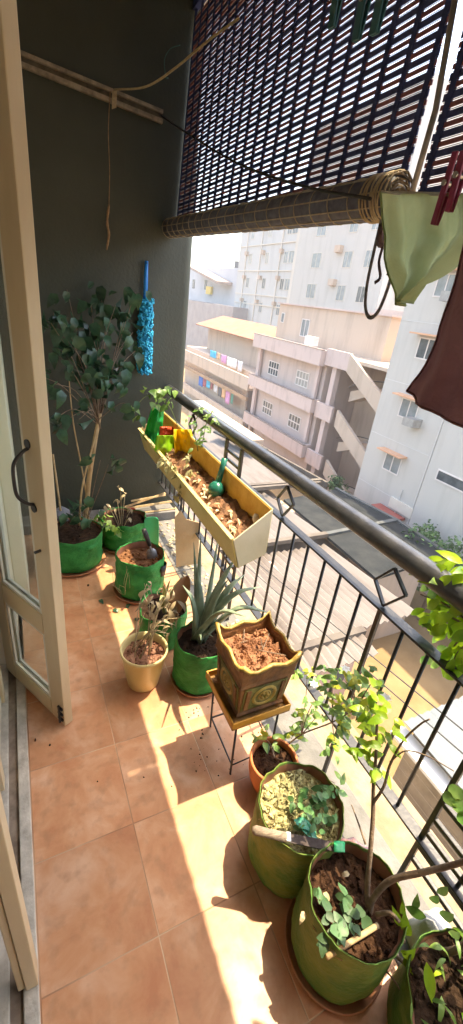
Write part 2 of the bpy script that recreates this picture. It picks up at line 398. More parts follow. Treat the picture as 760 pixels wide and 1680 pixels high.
for (ya, yb) in ((1.69, 1.86),):
    for y in (ya, yb): MB().bar((RX, y, .8295), (RX, y, .975), .014, .022).build('post_stub', m_black, rl, bevel=.002)
    for z in (.875, .92): MB().bar((RX, ya+.012, z), (RX, yb-.012, z), .012, .014).build('panel_bar', m_black, rl, bevel=.002)
for yc in (2.35, 1.272, .68, .02, -.55):
    h, w = .066, .058; zc = .900
    pts = [(RX, yc, zc-h), (RX, yc+w, zc-.01), (RX, yc+.006, zc+h), (RX, yc-w, zc+.016)]
    b = MB()
    for p, q in zip(pts, pts[1:]+pts[:1]): b.bar(p, q, .013, .007)
    b.build('diamond', m_black, rl, bevel=.0015)

# ------------------------------------------------------------------ bamboo blinds
m_navy = mat('navy_reed', (.022, .034, .12), (.045, .06, .18), 40, .6)
m_maroon = mat('maroon_reed', (.20, .065, .075), (.30, .11, .11), 40, .6)
m_tape = mat('navy_tape', (.018, .028, .10), (.035, .05, .15), 60, .8)
m_reed = mat('thin_reed', (.10, .07, .06), (.2, .15, .12), 40, .6)
m_rollf = mat('roll_navy', (.075, .08, .115), (.14, .145, .18), 40, .65)
m_rolltan = mat('roll_tan', (.30, .25, .18), (.42, .36, .27), 40, .7)
def blind(y0, y1, z0, ztop, x, label, tapey):
    t = thing('reed_blind', (x, (y0+y1)/2, ztop), label, 'blind')
    def xs(z): return x+(z-z0)*.05
    bn, bmn, br = MB(), MB(), MB(); z = z0; k = 0
    while z < ztop-.03:
        def slat(b, za, h, th):
            b.box(-th/2, th/2, y0+rnd(0, .006), y1-rnd(0, .006), -h/2, h/2, Matrix.Translation((xs(za), 0, za)))
        slat(bn, z, .0138, .0026); slat(bmn, z+.0185, .0098, .0026)
        slat(br, z+.0098, .0011, .0018); slat(br, z+.0272, .0011, .0018)
        z += .037
    bn.build('navy_slats', m_navy, t); bmn.build('maroon_slats', m_maroon, t); br.build('thin_reeds', m_reed, t)
    b = MB()
    for y in tapey:
        for q in (-.0030, .0030):
            b.box(-.001, .001, y-.0085, y+.0085, 0, 0, None) if False else b.poly([(xs(z0)+q-.0008, y-.0085, z0-.01), (xs(z0)+q-.0008, y+.0085, z0-.01), (xs(ztop)+q-.0008, y+.0085, ztop), (xs(ztop)+q-.0008, y-.0085, ztop)], (.0016, 0, 0))
    b.build('tapes', m_tape, t)
    MB().box(xs(ztop)-.015, xs(ztop)+.015, y0, y1, ztop, ztop+.03).build('head_batten', m_navy, t)
    return t
bl = blind(1.055, 2.94, 1.955, 2.90, .955, 'long navy and maroon reed blind ending in a thick roll', [1.073+.0925*i for i in range(21)])
# the rolled up foot, tilted a little
rc = lambda y: Vector((.915, y, 1.885+.06*(y-1.03)/1.9))
b = MB(); n = 60
prof = []
for k in range(24):
    a = 2*math.pi*k/24; prof.append((.054+.003*math.sin(a*7))*Vector((math.cos(a), 0, math.sin(a))))
MB().tube([rc(1.03), rc(1.6), rc(2.3), rc(2.93)], .0485, 28).build('roll_core', m_rollf, bl, smooth=True)
b = MB()
for a in (.3, 1.3, 2.2, 3.1, 3.75, 4.3, 4.9, 5.6):
    o = Vector((math.cos(a), 0, math.sin(a)))*.0495
    b.bar(rc(1.028)+o, rc(2.932)+o, (.003 if int(a*10) % 2 else .008), .003, up=tuple(o))
b.build('roll_slats', m_rolltan, bl)
for i in range(21):
    b = MB(); y = 1.075+.0925*i; ring = [rc(y)+Vector((.0508*math.cos(a), 0, .0508*math.sin(a))) for a in np.linspace(0, 2*math.pi, 25)]
    b.tube(ring, .0018, 5, cap=False); b.build('roll_stitch', m_rolltan, bl)
b = MB()
pts = []
for k in range(110):
    a = k*.42; r = .010+.044*k/110+rnd(-.0015, .0015); pts.append(rc(1.022)+Vector((r*math.cos(a), rnd(-.006, .006), r*math.sin(a)*(.94+.06*math.sin(a*1.3)))))
b.tube(pts, [rnd(.0018, .0036) for _ in pts], 5); b.build('roll_end', mat('roll_end_dark', (.06, .05, .045), (.26, .2, .13), 60, .8), bl)
b = MB()
for k in range(8):
    y = 1.035+.011*k+rnd(-.004, .004); q = rnd(-.014, .014); b.tube([rc(y)+Vector(((.052+.0015*(k % 3))*math.cos(a), q*math.sin(a+k), (.053)*math.sin(a))) for a in np.linspace(0, 2*math.pi, 25)], .0023, 5, cap=False)
b.build('roll_cord', mat('cord_tan', (.38, .29, .17), (.5, .4, .26), 60, .8), bl)
bl2 = blind(-.85, 1.018, 1.90, 2.90, .965, 'second navy and maroon reed blind hanging behind the clothes', [.998-.0925*i for i in range(20)])

# drop cord and steel pipe between the blinds
tag(MB().tube([PX(752, -30, .90), PX(715, 180, .90), PX(672, 330, .90)], .007, 10).build('blind_rod', mat('grey_rod', (.18, .165, .15), (.34, .32, .3), 30, .4, metal=.3), smooth=True), 'grey slanting rod in the gap between the two blinds', 'rod')
# webbing loop hanging from roll end
b = MB()
pts = bez([PX(626, 360, .86), PX(612, 420, .86), PX(602, 470, .86), PX(600, 505, .86), PX(607, 521, .86), PX(620, 512, .86), PX(634, 480, .86), PX(645, 440, .86), PX(648, 410, .86)], 6)
for p, q in zip(pts, pts[1:]): b.bar(p, q+(q-p)*.08, .010, .002, up=(1, 0, 0))
tag(b.build('webbing_loop', mat('grey_webbing', (.13, .12, .12), (.22, .2, .2), 80, .85)), 'grey webbing loop dangling below the blind roll end', 'strap')
b = MB()
for pp in ([(628, 405), (622, 430), (624, 455), (615, 464)], [(645, 425), (640, 440), (636, 452)]):
    pts = bez([PX(u, v, .868) for u, v in pp], 5)
    for p, q in zip(pts, pts[1:]): b.bar(p, q+(q-p)*.08, .008, .002, up=(1, 0, 0))
b.blob(PX(628, 385, .868), .022, 2, (.7, 1, 1.3))
tag(b.build('cord_tails', mat('dark_cord', (.05, .03, .035), (.1, .06, .06), 60, .85)), 'short dark cord tails knotted under the blind roll end', 'cord')

# ------------------------------------------------------------------ far wall furniture
b = MB()
a, c = PY(36, 103, 2.94), PY(266, 192, 2.94)
bt = thing('wall_batten', a, 'weathered wooden batten with two lips fixed high on the dark wall', 'batten')
for dz, th in ((.018, .010), (-.022, .012)):
    MB().bar(a+Vector((-.12, -.01, dz+.02)), c+Vector((0, -.01, dz)), .012+.01, th*1.6, up=(0, 0, 1)).build('lip', mat('weathered_wood', (.17, .14, .105), (.33, .28, .21), 26, .8, .3, 60), bt)
MB().bar(a+Vector((-.12, -.003, .02)), c+Vector((0, -.003, 0)), .006, .036).build('back_strip', mat('weathered_wood_dark', (.07, .06, .045), (.13, .11, .08), 26, .85), bt)
b = MB()
for k in range(4):
    q = a.lerp(c, .62)+Vector((0, -.022, -.02+.003*k))
    b.tube([q+Vector((-.01+.006*k, 0, -.03)), q+Vector((-.008+.006*k, -.004, .04))], .0028, 6)
b.build('lashing', mat('cord_tan', (.3, .2, .1)), bt)
q = PY(181, 150, 2.915)
tag(MB().tube(bez([q, PY(178, 215, 2.915), PY(180, 280, 2.915), PY(179, 335, 2.915)], 6), .0022, 6).tube(bez([PY(179, 335, 2.915), PY(176, 365, 2.913), PY(179, 385, 2.913), PY(175, 410, 2.913)], 5), [.004, .006, .007, .006, .005, .007, .008, .006, .006, .007, .007, .006, .006, .006, .005, .003], 6).build('hanging_string', mat('brown_string', (.22, .13, .07), (.34, .22, .12), 80, .9), smooth=True), 'thin brown string with a frayed end dangling from the batten', 'string')
tag(MB().tube(bez([PY(188, 147, 2.9), PX(240, 142, .66), PX(290, 110, .74), PX(340, 68, .82), PX(392, 30, .86)], 8), .0045, 8).build('clothesline', mat('tan_rope', (.34, .26, .14), (.46, .37, .22), 90, .85), smooth=True), 'tan clothesline rope swinging up from the batten to the blind', 'rope')
tag(MB().tube(bez([PY(262, 188, 2.92), PX(300, 214, .80), PX(390, 268, .84), PX(500, 306, .845), PX(608, 326, .85)], 8), .0042, 8).build('black_cord', mat('black_cord', (.015, .015, .015), (.03, .03, .03), 90, .7), smooth=True), 'black cord stretched from the batten to the blind roll', 'cord')
b = PY(290, 70, 2.93)
tag(MB().tube(bez([PY(272, 128, 2.93), PY(270, 98, 2.93), PY(280, 80, 2.93), PY(296, 74, 2.93)], 6), .002, 6).tube([PY(272, 128, 2.93), PY(276, 128, 2.948)], .003, 6).build('wire_loop', mat('green_wire', (.02, .09, .07), (.03, .12, .09), 50, .5), smooth=True), 'thin dark wire hooked onto the wall edge beside the blind', 'wire')

# blue duster
du = thing('duster', PY(237, 550, 2.9), 'bright blue microfibre duster hanging by its handle on the wall', 'duster')
pt, pm, pb = PY(240.5, 428, 2.915), PY(238.5, 490, 2.915), PY(236, 612, 2.905)
MB().tube([pt, pt.lerp(pm, .5), pm], [.011, .0135, .014], 10).build('handle', m_bluep, du, smooth=True)
MB().tube([pt+Vector((0, -.012, -.012)), pt+Vector((0, .03, -.012))], .0035, 8).build('nail', m_black, du)
b = MB(); ax = pb-pm
for i in range(420):
    t = rnd(0, 1); a = rnd(0, 6.28); r = .032+.012*min(1, t*5)*(1 if t < .93 else .85)
    if t < .06: r = .046
    p = pm+ax*t+Vector((math.cos(a)*r, -abs(math.sin(a))*r*.9 if rnd(0, 1) < .75 else math.sin(a)*r*.5, 0))
    b.blob(p+Vector((0, -.012, 0)), rnd(.0065, .0105), 1, (1, 1, 1.5), .2)
b.tube([pm+ax*.01, pm+ax*.5, pm+ax*.985], [.036, .036, .034], 14)
b.build('brush', m_blue, du, smooth=True)

# ------------------------------------------------------------------ hanging clothes
def cloth(name, outline_rows, x0, m, label, cat, amp=.02, seed=0., solid=.0015, k1=7., fan=(.5, 0.)):
    grid = []
    n, mr = 44, 30
    def row_at(k):
        q = k*(len(outline_rows)-1); i = min(int(q), len(outline_rows)-2); f = q-i; f = f*f*(3-2*f)*.35+f*.65
        return [tuple(outline_rows[i][e][c]*(1-f)+outline_rows[i+1][e][c]*f for c in (0, 1)) for e in (0, 1)]
    for j in range(mr+1):
        k = j/mr; l, r = row_at(k); row = []
        for i in range(n+1):
            t = i/n; u = l[0]+(r[0]-l[0])*t; v = l[1]+(r[1]-l[1])*t
            v += 5*math.sin(t*6+seed)*k*.4
            p = PX(u, v, x0); ph = (t-fan[0])*(1+fan[1]*k)
            w = amp*(math.sin(ph*k1*2+seed)*.55+math.sin(ph*k1*4.3+seed*2-k*2)*.28+.6*noise.noise(Vector((t*3+seed, k*3, 0)))+.25*noise.noise(Vector((t*9+seed, k*5, 2))))*(.45+.55*k)
            row.append(p+Vector((w, w*.15, 0)))
        grid.append(row)
    b = MB().sheet(grid)
    o = b.build(name, m, None, smooth=True)
    hb = MB(); rim_ = grid[-1]; hb.tube(rim_[::2], .0022, 5); hb.tube([r[0] for r in grid][::2], .002, 5)
    hm = hb.build('hem', m, o, smooth=True)
    return tag(o, label, cat)
m_gcloth = mat('olive_green_cloth', (.37, .42, .21), (.47, .52, .28), 9, .9, .25, 220, trans=.62)
m_mcloth = mat('maroon_cloth', (.17, .068, .066), (.25, .115, .105), 7, .9, .3, 160, trans=.12)
cloth('green_cloth', [((630, 318), (830, 322)), ((634, 350), (826, 352)), ((640, 388), (806, 386)), ((638, 420), (768, 416)), ((645, 450), (736, 440)), ((650, 478), (702, 466)), ((654, 498), (668, 495))], .66, m_gcloth, 'olive green cloth pinned up and falling to a point', 'cloth', .035, 1., k1=9., fan=(.1, -.35))
cloth('maroon_cloth', [((764, 330), (900, 330)), ((756, 390), (900, 400)), ((744, 440), (900, 470)), ((728, 500), (900, 560)), ((710, 555), (900, 640)), ((686, 605), (900, 720)), ((660, 640), (890, 795))], .60, m_mcloth, 'maroon cloth hanging with its corner over the white building', 'cloth', .022, 2.3)
tag(MB().tube(bez([PX(640, 318, .88), PX(628, 316, .70), PX(700, 318, .662), PX(830, 323, .66), PX(1000, 335, .66), PX(1500, 380, .66)], 8), .0028, 8).build('drying_line', mat('pale_line', (.4, .38, .33), (.5, .48, .42), 60, .8), smooth=True), 'pale drying line behind the pegged olive green cloth', 'line')
def peg(p, d, m, label, L=.075, w=.013):
    t = thing('clothes_peg', p, label, 'peg', 'plastic clothes pegs')
    d = Vector(d).normalized()
    for sgn in (-1, 1):
        s = Vector((.006*sgn, 0, 0))
        MB().bar(p+s*1.6-d*L*.5, p+s*.4+d*L*.5, w, .005, up=(1, 0, 0)).build('prong', m, t, bevel=.0015)
    MB().tube([p+Vector((-.012, 0, .008)), p+Vector((.012, 0, .008))], .0045, 8).build('spring', mat('steel_spring', (.4, .4, .4), rough=.3, metal=1.), t)
m_pegm = mat('maroon_peg', (.24, .02, .065), (.30, .03, .085), 8, .4)
m_pegt = mat('teal_peg', (.01, .075, .085), (.015, .10, .11), 8, .4)
peg(PX(733, 312, .655), (0, .12, -1), m_pegm, 'maroon clothes peg gripping the olive green cloth', .095, .011)
peg(PX(752, 300, .64), (0, .05, -1), m_pegm, 'maroon clothes peg at the edge of the maroon cloth', .075, .011)
for (u, v), lab in (((555, -8), 'leftmost of the three teal pegs above the blind'), ((597, 10), 'lowest and middle of the three teal pegs above the blind'), ((628, -4), 'rightmost of the three teal pegs above the blind')):
    peg(PX(u, v, .70), (0, .1, -1), m_pegt, lab, .10, .022)
tag(MB().tube(bez([PX(380, -160, .70), PX(555, -38, .70), PX(597, -30, .70), PX(640, -28, .70), PX(760, -10, .69)], 6), .003, 8).build('drying_line', mat('pale_line', (.4, .38, .33), (.5, .48, .42), 60, .8), smooth=True), 'thin drying line above the frame carrying teal pegs', 'line')

# ------------------------------------------------------------------ pots
def soil_disc(b, c, r, amp, seed, n=18, clumps=40, cl=.008, mound=0.):
    rings = []
    for i in range(7):
        rr = r*i/6; ring = []
        for k in range(n):
            a = 2*math.pi*k/n; p = Vector((rr*math.cos(a), rr*math.sin(a), 0))
            h = amp*noise.noise(p*22+Vector((seed, 0, 0)))+amp*.5*noise.noise(p*60+Vector((seed, 9, 0)))+mound*(1-(i/6)**2)
            ring.append(b.bm.verts.new(Vector(c)+p+Vector((0, 0, h)))) if i else None
        if i == 0: ring = [b.bm.verts.new(Vector(c)+Vector((0, 0, mound)))]
        rings.append(ring)
    for k in range(n): b.bm.faces.new((rings[0][0], rings[1][k], rings[1][(k+1) % n]))
    for A, B in zip(rings[1:], rings[2:]):
        for k in range(n): b.bm.faces.new((A[k], B[k], B[(k+1) % n], A[(k+1) % n]))
    for _ in range(clumps):
        a, q = rnd(0, 6.28), r*math.sqrt(rnd(0, .85))
        b.blob(Vector(c)+Vector((q*math.cos(a), q*math.sin(a), mound*(1-(q/r)**2)+.002)), rnd(.4, 1)*cl, 1, (1, rnd(.6, 1), .7), .5)
    return b
def grow_bag(c, rb, rt, h, label, m, soil=m_soil, depth=.05, wob=.010, seed=0., rim=.02, inner=m_baginner, name='grow_bag_plant', cat='potted plant', mound=.0, cl=.008, clumps=45):
    t = thing(name, c, label, cat, 'green grow bags along the railing')
    z = lambda f: h*f
    prof = [(rb*.93, .002), (rb, .012), (rb*1.03, z(.15)), (rb*1.02+(rt-rb)*.3, z(.35)), (rb*1.0+(rt-rb)*.6, z(.6)), (rt*1.005, z(.8)), (rt, z(.95)), (rt, z(1.0)), (rt-.002, z(1.0)+.001), (rt-.0042, z(.97)), (rt-.006, z(.8)), (rt-.0075, z(.6))]
    MB().lathe(c, prof, 72, wob, seed, 2.2, True, False, rim).build('bag', m, t, smooth=True)
    MB().lathe(c, [(rt-.0062, z(1.0)-.004), (rt-.0085, z(.8)), (rt-.010, z(.55))], 72, wob, seed, 2.2, False, False, rim).build('lining', inner, t, smooth=True)
    b = MB(); soil_disc(b, Vector(c)+Vector((0, 0, h-depth)), rt-.004, .006, seed, clumps=clumps, cl=cl, mound=mound); b.build('soil', soil, t)
    return t
def saucer(c, r, label, m=m_saucer, h=.022):
    o = MB().lathe(c, [(r*.84, .001), (r*.93, .004), (r, h), (r-.004, h+.001), (r*.90, .008), (r*.6, .007), (.01, .007)], 40, 0, 0, 3, True, True).build('saucer', m, smooth=True)
    return tag(o, label, 'saucer', 'clay saucers under the pots')
def leafset(b, c, n, L, W, spread, shape='heart', droop=.35, down=.5, face=None):
    for _ in range(n):
        p = Vector(c)+Vector((rnd(-1, 1), rnd(-1, 1), rnd(-.7, .7)))*spread
        a = rnd(0, 6.28); d = Vector((math.cos(a), math.sin(a), -down+rnd(-.35, .35)))
        k = rnd(.7, 1.15)
        b.leaf(p, d, (face or Vector((rnd(-.3, .3), -.5+rnd(-.3, .3), .9))), L*k, W*k, droop*rnd(.5, 1.4), .18, shape)

# --- tall leafy plant, far left
c = Vector((.215, 2.40, .004)); SZ = .006
saucer((c.x, c.y, .001), .19, 'wide clay saucer under the tall leafy plant bag')
t = grow_bag(c+Vector((0, 0, .008)), .162, .168, .225, 'tall dark leafy plant in a green grow bag against the dark wall', m_green, m_soild, .02, .007, 1., .012)
b = MB()
for (pp, r0, r1) in (([(140, 862, 2.40), (146, 790, 2.42), (155, 730, 2.42), (164, 678, 2.43)], .015, .012),
                     ([(130, 862, 2.38), (135, 800, 2.36), (150, 740, 2.40), (160, 700, 2.42)], .006, .005),
                     ([(147, 862, 2.42), (140, 800, 2.45), (130, 745, 2.45), (120, 690, 2.4), (112, 610, 2.38)], .005, .003)):
    pts = bez([PY(u, v, y) for u, v, y in pp], 5); b.tube(pts, taper(len(pts), r0, r1), 8)
b.build('cane', m_stemtan, t, smooth=True)
clusters = [(84, 530, 5, 2.3), (100, 515, 6, 2.4), (112, 560, 6, 2.35), (98, 585, 5, 2.3), (125, 595, 7, 2.4), (135, 565, 6, 2.45), (150, 500, 4, 2.75), (165, 478, 4, 2.8), (190, 500, 5, 2.6), (205, 520, 5, 2.6), (222, 480, 5, 2.65), (218, 545, 6, 2.6), (228, 570, 4, 2.6), (160, 560, 6, 2.5), (150, 600, 7, 2.4), (170, 590, 6, 2.4), (190, 605, 6, 2.45), (165, 625, 7, 2.35), (185, 625, 6, 2.4), (200, 600, 5, 2.5), (150, 650, 5, 2.4), (172, 655, 4, 2.4), (92, 685, 3, 2.3), (130, 688, 2, 2.3), (108, 690, 3, 2.3), (90, 630, 3, 2.3), (216, 668, 3, 2.3), (178, 762, 4, 2.3), (165, 755, 2, 2.3), (75, 620, 2, 2.3), (178, 530, 4, 2.65), (145, 535, 5, 2.5), (125, 535, 4, 2.5), (110, 475, 2, 2.6), (130, 830, 3, 2.32), (118, 850, 4, 2.33), (150, 850, 3, 2.3), (205, 560, 4, 2.6)]
bs, bl_ = MB(), MB(); hub = PY(162, 690, 2.42)
for (u, v, n, y) in clusters:
    p = PY(u, v, y)
    q = hub if v < 700 else PY(140, 860, 2.4)
    mid = q.lerp(p, .55)+Vector((rnd(-.03, .03), rnd(-.02, .02), .05))
    pts = bez([q+Vector((rnd(-.01, .01), 0, rnd(-.05, .02))), mid, p], 4); bs.tube(pts, taper(len(pts), .0028, .0013), 5)
    leafset(bl_, p, n+1, .108, .060, .066, 'heart', .85, 1.2, Vector((rnd(-.5, .5), -1, .5)))
bs.build('twigs', m_bark, t, smooth=True); bl_.build('foliage', m_leafd, t, smooth=True, recalc=False)
# climbing sprays that reach over to the rail
t2 = thing('vine_plant', PY(278, 700, 2.30), 'pale green trailing vine reaching over the rail by the planter', 'vine')
bs, bl_ = MB(), MB()
for (pp) in ([(292, 700), (280, 670), (262, 650), (240, 650), (222, 668)], [(330, 740), (335, 712), (340, 690), (350, 672)], [(325, 740), (318, 700), (326, 680)]):
    pts = bez([PY(u, v, 2.36 if pp[0][0] < 300 else 2.0) for u, v in pp], 5); MB().tube(pts, .0022, 5).build('stem', m_stemgr, t2, smooth=True)
for (u, v, n, y) in ((240, 640, 4, 2.36), (262, 640, 5, 2.36), (275, 655, 5, 2.36), (250, 660, 4, 2.36), (222, 668, 3, 2.36), (228, 680, 2, 2.36), (280, 640, 4, 2.36), (268, 665, 2, 2.36)):
    leafset(bl_, PY(u, v, y), n, .062, .045, .03, 'heart', .4, .5)
for (u, v, n) in ((330, 672, 6), (345, 680, 7), (325, 700, 7), (340, 705, 6), (352, 690, 5), (318, 690, 4), (335, 722, 5), (320, 735, 4)):
    leafset(bl_, PY(u, v, 2.0), n, .040, .018, .03, 'lance', .3, .2)
bl_.build('foliage', m_leafm, t2, smooth=True, recalc=False)

# leaning pole and rag behind the door
tag(MB().tube([PY(87, 745, 2.72), PY(104, 870, 2.55)], .006, 8).tube([PY(80, 830, 2.6), PY(103, 882, 2.5)], .012, 8).build('leaning_stick', m_stemtan, smooth=True), 'thin stick leaning in the corner beside the tall plant bag', 'stick')
tag(MB().blob(PY(100, 850, 2.62), .075, 3, (.8, .7, 1.2), .55).build('grey_rag', mat('grey_rag', (.10, .11, .13), (.2, .21, .24), 12, .9, .4, 60), smooth=True), 'crumpled grey rag in the dark corner behind the tall plant', 'rag')
# --- second bag with dried plant
c = Vector((.55, 2.545, .004))
saucer((c.x, c.y, .001), .165, 'clay saucer under the wilted plant bag at the back')
t = grow_bag(c+Vector((0, 0, .008)), .140, .155, .20, 'green grow bag with a wilted plant and a tall flap at the back', m_green, m_soild, .03, .009, 4., .05)
b = MB(); p0 = PY(245, 898, 2.47)
g = []
for v in (905, 885, 865, 850):
    g.append([PY(u, v-4*math.sin((u-236)/26*3.14) if v == 850 else v, 2.44+.012*math.sin((u-236)/26*3)) for u in (236, 241, 246, 251, 256, 261)])
b.sheet(g).build('flap', mat('bright_green_flap', (.01, .30, .10), (.02, .38, .14), 10, .4, .2, 30, trans=.2), t, smooth=True, solid=.003, sub=1)
b = MB(); bl_ = MB()
for (u, v) in ((205, 812), (192, 820), (215, 835), (185, 832), (198, 800), (175, 828), (212, 850)):
    e = PY(u, v, 2.45); q = PY(200, 875, 2.47)
    pts = bez([q, q.lerp(e, .6)+Vector((0, 0, .02)), e], 4); b.tube(pts, .0025, 5); leafset(bl_, e, 3, .045, .02, .015, 'lance', .8, .3)
b.build('dry_stem', m_dry, t, smooth=True); bl_.build('dry_foliage', m_dry, t, smooth=True, recalc=False)
b = MB(); leafset(b, PY(193, 868, 2.38), 5, .06, .05, .02, 'heart', .3, .3); leafset(b, PY(182, 862, 2.38), 4, .05, .04, .02, 'heart', .3, .3); leafset(b, PY(170, 850, 2.5), 8, .07, .06, .04, 'heart', .3, .3)
b.build('pale_foliage', m_leafm, t, smooth=True, recalc=False)

# --- third bag with trowel
c = Vector((.535, 2.005, .004))
saucer((c.x, c.y, .001), .155, 'clay saucer under the bag holding the trowel')
t = grow_bag(c+Vector((0, 0, .008)), .132, .132, .25, 'green grow bag of bare reddish soil with a trowel stuck in', m_green, m_soilr, .045, .008, 8., .012, cl=.016)
b = MB()
for k in range(9):
    u = rnd(230, 262); p = PZ(u, rnd(985, 1000), .08) if False else c+Vector((-.12+rnd(-.02, .06), -.06-rnd(0, .05), .05)); e = p+Vector((rnd(-.06, .02), rnd(-.05, 0), rnd(.06, .2)))
    b.tube(bez([p, p.lerp(e, .5)+Vector((rnd(-.02, .02), -.01, 0)), e], 4), .0012, 4)
b.build('straw_stem', m_dry, t)
tr = thing('hand_trowel', PY(250, 920, 2.02), 'black handled garden trowel with a dull steel blade in the soil', 'trowel')
p0, p1, p2 = PY(236, 868, 2.02), PY(246, 895, 2.0), PY(254, 925, 1.98)
MB().tube([p0, p0.lerp(p1, .3), p1], [.013, .015, .012], 10).build('handle', mat('black_rubber', (.02, .02, .02), (.035, .035, .04), 10, .5), tr, smooth=True)
MB().tube([p1, p1.lerp(p2, .25)], .006, 8).build('shank', mat('dull_steel', (.25, .25, .26), (.4, .4, .42), 14, .4, metal=.7), tr)
dr_ = (p2-p1).normalized(); sd = dr_.cross(Vector((0, 1, .3))).normalized()
g = [[p1.lerp(p2, k)+sd*w*s+Vector((0, .008*abs(s), 0)) for s in (-1, -.5, 0, .5, 1)] for k, w in ((.2, .014), (.35, .028), (.8, .03), (1.15, .022), (1.4, .004))]
MB().sheet(g).build('blade', mat('dull_steel', (.25, .25, .26)), tr, smooth=True, solid=.002)
tag(MB().lathe(PY(264, 935, 1.93)-Vector((0, 0, .03)), [(.026, 0), (.034, .075), (.031, .075), (.024, .01)], 24, 0, 0, 3, True, True).build('nursery_cup', mat('black_plastic', (.012, .012, .012), (.02, .02, .02), 5, .5), smooth=True), 'small black plastic nursery cup beside the trowel', 'cup')

# --- cream pot
def pot(c, prof, label, m, soil, zs, rs, name='potted_plant', cat='potted plant', cl=.01, clumps=40, seg=48):
    t = thing(name, c, label, cat)
    MB().lathe(c, prof, seg, 0, 0, 3, True, False).build('pot', m, t, smooth=True)
    b = MB(); soil_disc(b, Vector(c)+Vector((0, 0, zs)), rs, .006, c[0]*9, cl=cl, clumps=clumps); b.build('soil', soil, t)
    return t
c = Vector((.385, 1.345, .002)); 
t = pot(c, [(.066, 0), (.070, .004), (.083, .08), (.098, .178), (.1005, .180), (.104, .188), (.104, .200), (.101, .203), (.096, .200), (.092, .18), (.085, .12)], 'cream plastic pot with drooping dried stems in pinkish soil', m_wpot, mat('pinkish_soil', (.13, .055, .035), (.40, .22, .15), 26, .95, .8, 120, spec=.1), .165, .091, clumps=55, cl=.013)
b, bl_ = MB(), MB()
for k in range(16):
    q = c+Vector((rnd(-.05, .03), rnd(-.03, .05), .165)); e = PY(rnd(225, 300), rnd(955, 1040), rnd(1.3, 1.5))
    pts = bez([q, q.lerp(e, .5)+Vector((rnd(-.03, .03), 0, .06)), e], 5); b.tube(pts, taper(len(pts), .0022, .001), 5)
    if k % 2 == 0: leafset(bl_, e, 2, .08, .014, .012, 'lance', 1.0, .6)
for (u, v) in ((242, 965), (255, 985), (270, 970), (285, 1000), (250, 1000), (262, 1020), (240, 985), (290, 985), (275, 995)):
    leafset(bl_, PY(u, v, 1.42), 2, .09, .022, .02, 'lance', .9, .4)
b.build('dry_stem', m_dry, t, smooth=True); bl_.build('dry_foliage', m_dry, t, smooth=True, recalc=False)

# --- bag behind it : dried aloe with curled brown leaf
c = Vector((.545, 1.585, .002))
t = grow_bag(c, .112, .115, .20, 'green grow bag with a withered yellowing aloe behind the cream pot', m_green, m_soild, .03, .007, 12., .02)
b = MB()
def fleshy(b, base, tip, r, bow, k=8, flat=.45):
    base, tip = Vector(base), Vector(tip); d = (tip-base).normalized()
    sd = d.cross(Vector((0, 0, 1))); sd = sd.normalized() if sd.length > .05 else Vector((1, 0, 0)); up = sd.cross(d).normalized(); rings = []
    pts = bez([base, base.lerp(tip, .5)+Vector(bow), tip], k//2)
    for i, p in enumerate(pts):
        t = i/(len(pts)-1); rr = r*(1-t**1.6)*.97+.001
        if t < .15: rr *= .8+t*1.3
        ring = []
        for a in np.linspace(0, 2*math.pi, 9)[:-1]:
            ca, sa = math.cos(a), math.sin(a)
            off = sd*ca*rr+up*(sa*rr*flat+ (abs(ca)*rr*.25))
            ring.append(b.bm.verts.new(p+off))
        rings.append(ring)
    for A, B in zip(rings, rings[1:]):
        for q in range(8): b.bm.faces.new((A[q], A[(q+1) % 8], B[(q+1) % 8], B[q]))
    b.bm.faces.new(rings[-1]); b.bm.faces.new(rings[0][::-1])
base = c+Vector((0, -.02, .18))
for (u, v, y, bw) in ((268, 960, 1.5, .05), (280, 950, 1.55, .05), (262, 985, 1.45, .06), (300, 945, 1.6, .03), (255, 1010, 1.5, .07)):
    fleshy(b, base, PY(u, v, y), .014, (0, 0, bw))
b.build('withered_leaves', mat('withered_aloe', (.22, .26, .12), (.48, .44, .22), 12, .6), t, smooth=True)
b = MB()
g = [[PY(u0+k*dx, v0+k*dy, 1.46+.02*math.sin(k*3.1)) for k in (0, .25, .5, .75, 1)] for (u0, v0, dx, dy) in ((272, 1008, 16, 6), (276, 988, 26, 8), (282, 970, 30, 6), (292, 955, 22, -2), (300, 946, 10, -2))]
b.sheet(g).build('curled_leaf', mat('brown_leaf', (.22, .10, .045), (.36, .19, .09), 10, .6), t, smooth=True, solid=.003, sub=1)

# --- aloe
c = Vector((.625, 1.275, .004))
saucer((c.x, c.y, .001), .125, 'clay saucer under the spiky aloe bag')
t = grow_bag(c+Vector((0, 0, .008)), .112, .114, .24, 'large spiky grey green aloe in a green grow bag', m_green, m_soild, .035, .007, 15., .014)
b = MB(); base = c+Vector((.0, .03, .205))
for (u, v, y, r, bw) in ((330, 875, 1.62, .017, .02), (318, 890, 1.6, .015, .02), (388, 912, 1.42, .026, .05), (402, 942, 1.38, .025, .08), (430, 962, 1.25, .026, .09), (446, 1006, 1.08, .026, .10), (405, 1012, 1.02, .022, .09), (300, 960, 1.35, .024, .07), (375, 950, 1.3, .024, .06), (325, 940, 1.45, .018, .06), (360, 872, 1.62, .013, 0), ):
    fleshy(b, base+Vector((rnd(-.02, .02), rnd(-.02, .02), 0)), PY(u, v, y), r*1.05, (0, 0, bw), 10)
for (u, v, y) in ((330, 1050, 1.1), (350, 1045, 1.12)): fleshy(b, base, PY(u, v, y), .008, (0, 0, .03), 8)
b.build('aloe_leaves', m_aloe, t, smooth=True)

